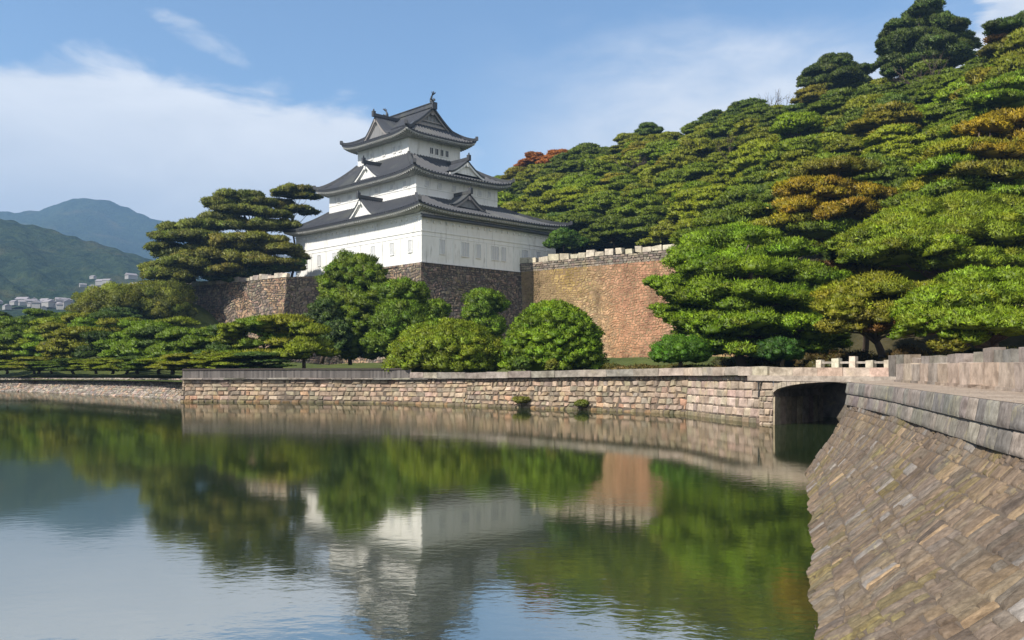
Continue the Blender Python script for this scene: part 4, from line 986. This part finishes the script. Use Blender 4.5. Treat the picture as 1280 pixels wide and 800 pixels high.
# -- clipped shrubs in front of the walls
def dome(name, label, px, py0, py1, hw, D, col, seed, card=.21, dens=66, squash=1.0):
    base = P(px, py1, D); H = (py1 - py0) / F * D; rw = hw / F * D; r_ = np.random.default_rng(seed); pads = []
    n = 150
    for k in range(n):
        z = 1 - (k + .5) / n * 1.12; th = k * 2.39996; rr = math.sqrt(max(0, 1 - z * z))
        hz = H * .17; top_ = H - hz
        p = base + np.array((rr * math.cos(th) * rw * .88, rr * math.sin(th) * rw * .85, hz + z * top_ * .9))
        s = rw * r_.uniform(.12, .19)
        pads.append((p, s * 1.25, s * 1.2, s * .85, np.array(col) * r_.uniform(.82, 1.2), 0))
    r = thing(name, label, 'shrub', tuple(base)); b = MB(); lp = [(c - base, *q) for (c, *q) in pads]
    pad_foliage(b, lp, card, dens, seed, nl=8, lump=.46, up=.35, lz=.85)
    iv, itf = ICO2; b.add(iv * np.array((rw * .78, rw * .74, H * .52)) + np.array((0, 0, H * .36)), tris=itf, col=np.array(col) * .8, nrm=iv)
    b.build('crown', M['leaf'], r)
    b = MB()
    for k in range(6): a_ = k * 1.05 + seed; limb(b, (.25 * math.cos(a_), .25 * math.sin(a_), -.3), (rw * .5 * math.cos(a_), rw * .5 * math.sin(a_), H * .4), .13, .05, seed + k)
    b.build('trunk', M['bark'], r, smooth=True)
    return r
dome('domed_shrub', 'wide low domed light green shrub on the lake wall left of its taller twin', 559, 406, 467, 69, 79.5, (.125, .175, .018), 41)
dome('domed_shrub', 'tall round bright green domed shrub before the sunlit rampart', 692, 378, 467, 60, 76, (.105, .175, .016), 42)
def lobed(name, label, base, D, lobes, col, seed, card=.26, dens=56, tr=.2):
    pads = []; r_ = np.random.default_rng(seed)
    for (px, py, hw, hh, dD) in lobes:
        c = P(px, py, D + dD); rw = hw * 1.12 / F * D; rh = hh / F * D; n = 26
        for k in range(n):
            z = 1 - (k + .5) / n * 1.7; th = k * 2.4 + seed; rr = math.sqrt(max(0, 1 - z * z)); s = rw * r_.uniform(.3, .42)
            pads.append((c + np.array((rr * math.cos(th) * rw * .75, rr * math.sin(th) * rw * .75, z * rh * .82)), s * 1.15, s * 1.1, s * .9, np.array(col) * r_.uniform(.8, 1.2), 0))
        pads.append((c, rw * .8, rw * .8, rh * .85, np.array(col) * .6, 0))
    return make_tree(name, label, 'shrub', base, pads, card, dens, seed, tr, limbs=False, nl=6, lump=.5, lz=.9)
lobed('lobed_shrub', 'tall dark shrub of upright rounded lobes under the castle left face', P(438, 452, 104), 104, [(444, 348, 27, 30, 3), (424, 366, 21, 36, 2), (464, 366, 21, 36, 1), (484, 380, 15, 34, 2), (434, 396, 22, 38, -1), (458, 404, 22, 38, -3), (480, 412, 17, 34, -2), (424, 426, 22, 26, -1), (450, 434, 24, 20, -3), (474, 436, 20, 18, -3)], (.085, .135, .018), 43)
lobed('lobed_shrub', 'bluish green low shrub at the left foot of the tall lobed shrub', P(402, 450, 100), 100, [(405, 405, 18, 32, 0), (390, 418, 16, 26, 1), (420, 425, 16, 24, -2)], (.048, .085, .028), 44)
lobed('tiered_shrub', 'tiered cloud clipped shrub between the tall lobed shrub and wide dome', P(500, 450, 96), 96, [(504, 370, 25, 14, 0), (502, 392, 26, 10, -1), (500, 408, 27, 12, -2), (492, 430, 26, 14, -2)], (.085, .145, .018), 45)
lobed('clipped_shrub', 'small rounded bush just above the left shoulder of the wide dome', P(541, 440, 104), 104, [(541, 390, 18, 10, 0), (534, 402, 18, 9, 0), (545, 415, 16, 14, 0)], (.095, .16, .018), 46)
lobed('clipped_shrub', 'upright green bush in shade between the two domed shrubs', P(606, 445, 106), 106, [(606, 380, 20, 14, 0), (600, 394, 17, 12, -1), (608, 410, 20, 12, -1), (605, 428, 18, 16, 0)], (.09, .155, .016), 47)
lobed('clipped_shrub', 'low bright green bush at the foot of the rampart right end', P(852, 456, 66), 66, [(850, 440, 28, 14, 0), (835, 446, 18, 9, -1), (868, 446, 16, 9, 0)], (.060, .14, .015), 48, .13, 120, .12)
lobed('clipped_shrub', 'dark green bush behind the bridge parapet under the broad pine', P(978, 456, 60), 60, [(975, 440, 20, 14, 0), (990, 444, 12, 9, 0)], (.035, .085, .02), 49, .13, 110, .12)
lobed('clipped_shrub', 'tiny yellowish bush at the right foot of the tall domed shrub', P(690, 468, 69), 69, [(690, 458, 7, 8, 0)], (.11, .13, .02), 50, .1, 120, .05)
lobed('clipped_shrub', 'tiny green bush at the left foot of the tall domed shrub', P(652, 468, 69.5), 69.5, [(652, 456, 9, 9, 0)], (.07, .12, .018), 51, .1, 120, .05)
lobed('wall_plant', 'leafy tuft growing from the lake wall stones near the water', P(727, 508, 64.8), 64.8, [(727, 505, 7, 3.5, -.1)], (.11, .14, .03), 52, .09, 120, .03)
lobed('wall_plant', 'small yellow green tuft growing from the wall under the tall dome', P(652, 504, 68.2), 68.2, [(652, 501, 9, 3, -.1)], (.12, .13, .03), 53, .09, 120, .03)
lobed('shrub', 'green bush at the wall top where the castle meets the rampart', P(705, 312, 168), 168, [(706, 300, 16, 9, 0), (692, 306, 10, 6, 0), (722, 304, 10, 7, 0)], (.055, .115, .016), 54, .26, 70, .1)

def bare(label, px, t, H, seed):
    base = hill_pt(px, t); r = thing('bare_tree', label, 'tree', tuple(base)); r_ = np.random.default_rng(seed); b = MB()
    def grow(p, d, L, rad, k):
        q = p + d * L; b.tube(np.array([p, (p + q) / 2 + r_.normal(0, L * .05, 3), q]), [rad, rad * .8, rad * .55], 5, col=(1.5, 1.45, 1.4))
        if k:
            for _ in range(3 if k > 1 else 4):
                e = d + r_.normal(0, .5, 3) + (0, 0, .15); e /= np.linalg.norm(e); grow(q - d * L * r_.uniform(0, .35), e, L * r_.uniform(.55, .8), rad * .55, k - 1)
    for k in range(3):
        e = np.array((r_.normal(0, .3), r_.normal(0, .3), 1)); grow(np.zeros(3), e / np.linalg.norm(e), H * .4, .13, 3)
    b.build('branches', M['bark'], r); return r
bare('bare twiggy tree on the skyline left of the smaller dark conifer', 962, 1.0, 11, 3)
bare('leafless bush of pale twigs right below the largest dark conifer', 1168, .86, 12, 4)
bare('grey leafless tree halfway up the slope above the merlon blocks', 800, .5, 11, 5)
bare('pale leafless trunks in a dark gap on the hillside above the broad pine', 925, .55, 12, 6)
# -- pines copied over the hillside
def proto(kind, seed):
    r_ = np.random.default_rng(seed); pads = []; H = r_.uniform(6.5, 8.5); Wd = r_.uniform(4.2, 5.4)
    if kind == 'spread':
        for k in range(22):
            t = r_.uniform(0, 1); a = k * 2.4 + r_.normal(0, .3); rad = Wd * (.25 + .7 * (1 - t) ** .7) * r_.uniform(.5, 1); z = H * (.42 + .52 * t)
            s = Wd * r_.uniform(.22, .42); pads.append(((rad * math.cos(a) * .8, rad * math.sin(a) * .8, z), s * 1.12, s * 1.05, s * r_.uniform(.24, .36), np.array((1., 1, 1)) * r_.uniform(.75, 1.25), r_.normal(0, .12)))
        pads.append(((0, 0, H * .97), Wd * .42, Wd * .42, Wd * .2, np.array((1.1, 1.1, 1.0)), 0))
    else:
        for k in range(13):
            t = k / 12; a = k * 2.4; rad = Wd * .75 * (1 - t) ** .6; s = Wd * (.42 - .12 * t) * r_.uniform(.85, 1.15)
            pads.append(((rad * math.cos(a) * .8, rad * math.sin(a) * .8, H * (.35 + .6 * t)), s * 1.1, s * 1.1, s * .42, np.array((1., 1, 1)) * r_.uniform(.75, 1.2), r_.normal(0, .1)))
    return make_tree('pine_tree', 'x', 'pine tree', (0, 0, 0), pads, .52, 27, seed, .24, lump=.42)
PROT = [proto('spread', 61), proto('spread', 62), proto('spread', 63), proto('round', 64), proto('round', 65), proto('spread', 66)]
TINTS = [('olive', (.083, .094, .022)), ('dark green', (.050, .070, .020)), ('mid green', (.066, .092, .020)), ('yellow green', (.098, .118, .020)), ('olive brown', (.098, .090, .024)), ('bright green', (.08, .118, .016)), ('bluish green', (.042, .066, .03))]
ROWS = [(.86, 'on the skyline'), (.6, 'high on the hillside'), (.33, 'halfway up the hillside'), (-1, 'low on the hillside')]
COLS = [(690, 'right beside the castle roofs'), (790, 'above the left merlon blocks'), (860, 'above the right merlon blocks'), (960, 'above the broad pine'), (1060, 'below the smaller dark conifer'), (1180, 'below the largest dark conifer'), (2000, 'at the right edge')]
hill_rng = np.random.default_rng(99); placed = []; cand = []
for t in np.arange(.0, 1.02, .052):
    for px in np.arange(596, 1330, 27):
        cand.append((px + hill_rng.normal(0, 9), float(np.clip(t + hill_rng.normal(0, .022), 0, 1.0))))
rec = []; used = set()
for (px, t) in cand:
    p = hill_pt(px, t); D = p[1]; py = HZ - (p[2] - EYE) / D * F
    if px > 965 and t < .2: continue
    if 1060 < px and py > 300: continue
    if 850 < px <= 1060 and py > 335: continue
    if px > 880 and px <= 965 and t < .12: continue
    if any((p[0] - q[0]) ** 2 + (p[1] - q[1]) ** 2 + 1.5 * (p[2] - q[2]) ** 2 < (3.7 + .006 * D) ** 2 for q in placed): continue
    placed.append(p)
    v = vnoise(p, .05, 2) + hill_rng.normal(0, .35); w = hill_rng.random()
    ti = 4 if w < .07 else (1 if v < -.35 else (6 if v < -.2 and w > .6 else (0 if v < .1 else (2 if v < .35 else (3 if w < .6 else 5)))))
    if 655 < px < 720 and t > .82: ti = 7
    rec.append((px, t, p, ti))
TINTS.append(('rust red', (.15, .055, .03)))
# smallest copies are left out beyond the limit of what one can tell apart
buckets = {}
for (px, t, p, ti) in rec:
    row = next(n for lim, n in ROWS if t >= lim); colm = next(n for lim, n in COLS if px < lim)
    buckets.setdefault((TINTS[ti][0], row, colm), []).append((px, t, p, ti))
def nth(n): return '%d%s from left' % (n, 'th' if n % 100 in (11, 12, 13) else {1: 'st', 2: 'nd', 3: 'rd'}.get(n % 10, 'th'))
ORD = ['leftmost', 'second from left', 'third from left', 'fourth from left', 'fifth from left', 'sixth from left', 'seventh from left', 'eighth from left', 'ninth from left', 'tenth from left']
for (cn, row, colm), lst in buckets.items():
    lst.sort(key=lambda q: q[0])
    for k, (px, t, p, ti) in enumerate(lst):
        kind = int(hill_rng.integers(len(PROT))); src = PROT[kind]; sc_ = hill_rng.uniform(.9, 1.3)
        tint = np.array(TINTS[ti][1]) * np.array((2.05, 2.15, 1.15)) * hill_rng.uniform(.85, 1.18)
        if kind not in used:
            used.add(kind); r = src; r.location = tuple(p - (0, 0, .3)); r.rotation_euler = (0, 0, hill_rng.uniform(0, 6.28)); r.scale = (sc_, sc_, sc_ * (.62 if t > .8 else .78))
            for ch in r.children:
                if ch.name.startswith('crown'): ch.color = (*tint, 1)
        else: r = copy_thing(src, tuple(p - (0, 0, .3)), hill_rng.uniform(0, 6.28), (sc_, sc_, sc_ * hill_rng.uniform(.68, .92) * (.8 if t > .8 else 1)), tint)
        tag(r, ('%s %s pine %s %s' % (ORD[k] if k < 10 else nth(k + 1), cn, row, colm)) if len(lst) > 1 else '%s pine %s %s' % (cn, row, colm), 'pine tree', 'pines covering the hillside')

# -- low pruned pines on the left shore
def pruned(seed):
    r_ = np.random.default_rng(seed); pads = []; H = r_.uniform(3.9, 4.8)
    for k in range(15):
        t = r_.uniform(0, 1); a = k * 2.4; rad = 3.1 * (1 - t * .55) * r_.uniform(.3, 1); s = r_.uniform(1.15, 2.0)
        pads.append(((rad * math.cos(a), rad * math.sin(a), H * (.16 + .8 * t)), s, s * .9, s * .30, np.array((1., 1, 1)) * r_.uniform(.7, 1.35), r_.normal(0, .05)))
    return make_tree('pruned_pine', 'x', 'pine tree', (0, 0, 0), pads, .32, 30, seed, .17, lump=.42, flat=.2)
PR = [pruned(71), pruned(72), pruned(73), pruned(74)]; used = set(); lr_ = np.random.default_rng(5)
LT = [('yellow green', (.105, .13, .02)), ('mid green', (.062, .095, .018)), ('dark green', (.036, .058, .02)), ('bright green', (.078, .125, .018)), ('golden olive', (.112, .118, .024)), ('bluish green', (.045, .075, .035))]
rows = [(457, 108, 21, 'lowest row'), (447, 112, 25, 'front row'), (434, 124, 29, 'second row'), (420, 136, 33, 'third row'), (407, 150, 38, 'back row')]
SH = {}
for ri, (py, D0, step, rn) in enumerate(rows):
    for px in np.arange(-30 + 9 * ri, (330, 385, 285, 215, 170)[ri], step):
        q = px + lr_.normal(0, 6); D = D0 + lr_.normal(0, 1.5)
        if ri < 2: D = np.interp(q, [-40, 100, 230, 300, 400], [130, 116, 99, 91, 88]) - (4 if ri == 0 else -1)
        v = lr_.random(); ti = (0 if v < .3 else 1 if v < .5 else 2 if v < .62 else 3 if v < .78 else 4 if v < .92 else 5)
        SH.setdefault((rn, LT[ti][0]), []).append((q, D, py, ti, ri))
for (rn, cn), lst in SH.items():
    lst.sort(key=lambda a: a[0])
    for k, (q, D, py, ti, ri) in enumerate(lst):
        kind = int(lr_.integers(4)); src = PR[kind]; s = lr_.uniform(.82, 1.12) * (1.0 if ri < 3 else .9); zs = s * (.42 if ri == 0 else 1); loc = P(q, py + 9, D); tint = np.array(LT[ti][1]) * np.array((1.55, 1.68, 1.1)) * lr_.uniform(.85, 1.15)
        loc[2] = max(loc[2], 1.8)
        if kind not in used:
            used.add(kind); r = src; r.location = tuple(loc); r.scale = (s, s, zs)
            for ch in r.children:
                if ch.name.startswith('crown'): ch.color = (*tint, 1)
        else: r = copy_thing(src, tuple(loc), lr_.uniform(0, 6.28), (s, s, zs), tint)
        tag(r, ('%s %s pruned pine in the %s on the left shore' % (ORD[k] if k < len(ORD) else nth(k + 1), cn, rn)) if len(lst) > 1 else 'only %s pruned pine in the %s on the left shore' % (cn, rn), 'pine tree', 'pruned pines along the left shore')
lobed('shrub', 'yellow green thicket on the grassy shoulder left of the rampart', P(165, 392, 158), 158, [(150, 385, 40, 14, 0), (190, 378, 34, 14, 2), (125, 392, 28, 10, -2), (205, 390, 28, 12, 0)], (.10, .12, .022), 55, .28, 60, .1)

# -- undergrowth behind the road and foot of the hill
def undergrowth():
    r_ = np.random.default_rng(8); b = MB(); pads = []
    for k in range(130):
        px = r_.uniform(905, 1300); D = np.interp(px, [900, 1000, 1100, 1300], [80, 66, 60, 48]) + r_.uniform(0, 14); s = r_.uniform(.6, 1.5)
        pads.append((P(px, 452, D) * (1, 1, 0) + (0, 0, 2.9 + r_.uniform(0, .5)), s * 1.2, s, s * r_.uniform(.6, 1.1), np.array([(.05, .05, .02), (.08, .06, .03), (.035, .05, .018), (.09, .08, .03)][r_.integers(4)]) * r_.uniform(.7, 1.2), 0))
    for k in range(70):
        px = r_.uniform(760, 905); D = r_.uniform(66, 95); s = r_.uniform(.4, 1.0)
        pads.append(((px - 640) / F * D, D, 2.7), ) if False else pads.append((np.array(((px - 640) / F * D, D, 2.8)), s * 1.2, s, s * .5, np.array([(.10, .085, .035), (.13, .10, .05), (.07, .075, .025)][r_.integers(3)]), 0))
    pad_foliage(b, pads, .16, 70, 9, nl=7, lump=.5); return structure(b.build('undergrowth', M['leaf']), 'stuff')
undergrowth()

# ------------------------------------------------------------------ hazy town below the far hill
hb = MB(); hb.box((0, 0, 3), (12, 9, 6)); town = thing('house', 'pale hazy house in the distant town at far left', 'house', (0, 0, 0), 0, 'houses of the distant town'); hb.build('wall', M['house'], town)
hb = MB(); hb.add([(-6.6, -5, 6), (6.6, -5, 6), (6.6, 5, 6), (-6.6, 5, 6), (-6.6, 0, 9), (6.6, 0, 9)], quads=[(0, 1, 5, 4), (2, 3, 4, 5)], tris=[(1, 2, 5), (3, 0, 4)]); hb.build('roof', M['hroof'], town)
tr_ = np.random.default_rng(4)
for k in range(46):
    D = tr_.uniform(640, 760); px = tr_.uniform(-20, 175) if k > 6 else tr_.uniform(0, 60); z = 43 + (D - 640) * .12 + tr_.uniform(-1, 1)
    if px > 100: z += 16 + tr_.uniform(0, 16); D += 110
    loc = ((px - 640) / F * D, D, z); s = tr_.uniform(.35, .75)
    r = town if k == 0 else copy_thing(town, loc); r.location = loc; r.rotation_euler = (0, 0, tr_.uniform(0, 3.1)); r.scale = (s * 1.2, s, s)

# ------------------------------------------------------------------ air
hb = MB(); hb.box(((-3500 + 1650) / 2, (-70 + 3600) / 2, 330), (5150, 3670, 662))
haze = hb.build('haze', M['house']); structure(haze, 'stuff')
def m_haze(t):
    v = t.node('ShaderNodeVolumePrincipled'); v.inputs['Color'].default_value = (.36, .62, 1.0, 1); v.inputs['Density'].default_value = .00019; v.inputs['Anisotropy'].default_value = .2
    o = t.node('ShaderNodeOutputMaterial'); t.link(v.outputs[0], o.inputs['Volume'])
haze.data.materials.clear(); haze.data.materials.append(mat('haze_air', m_haze))
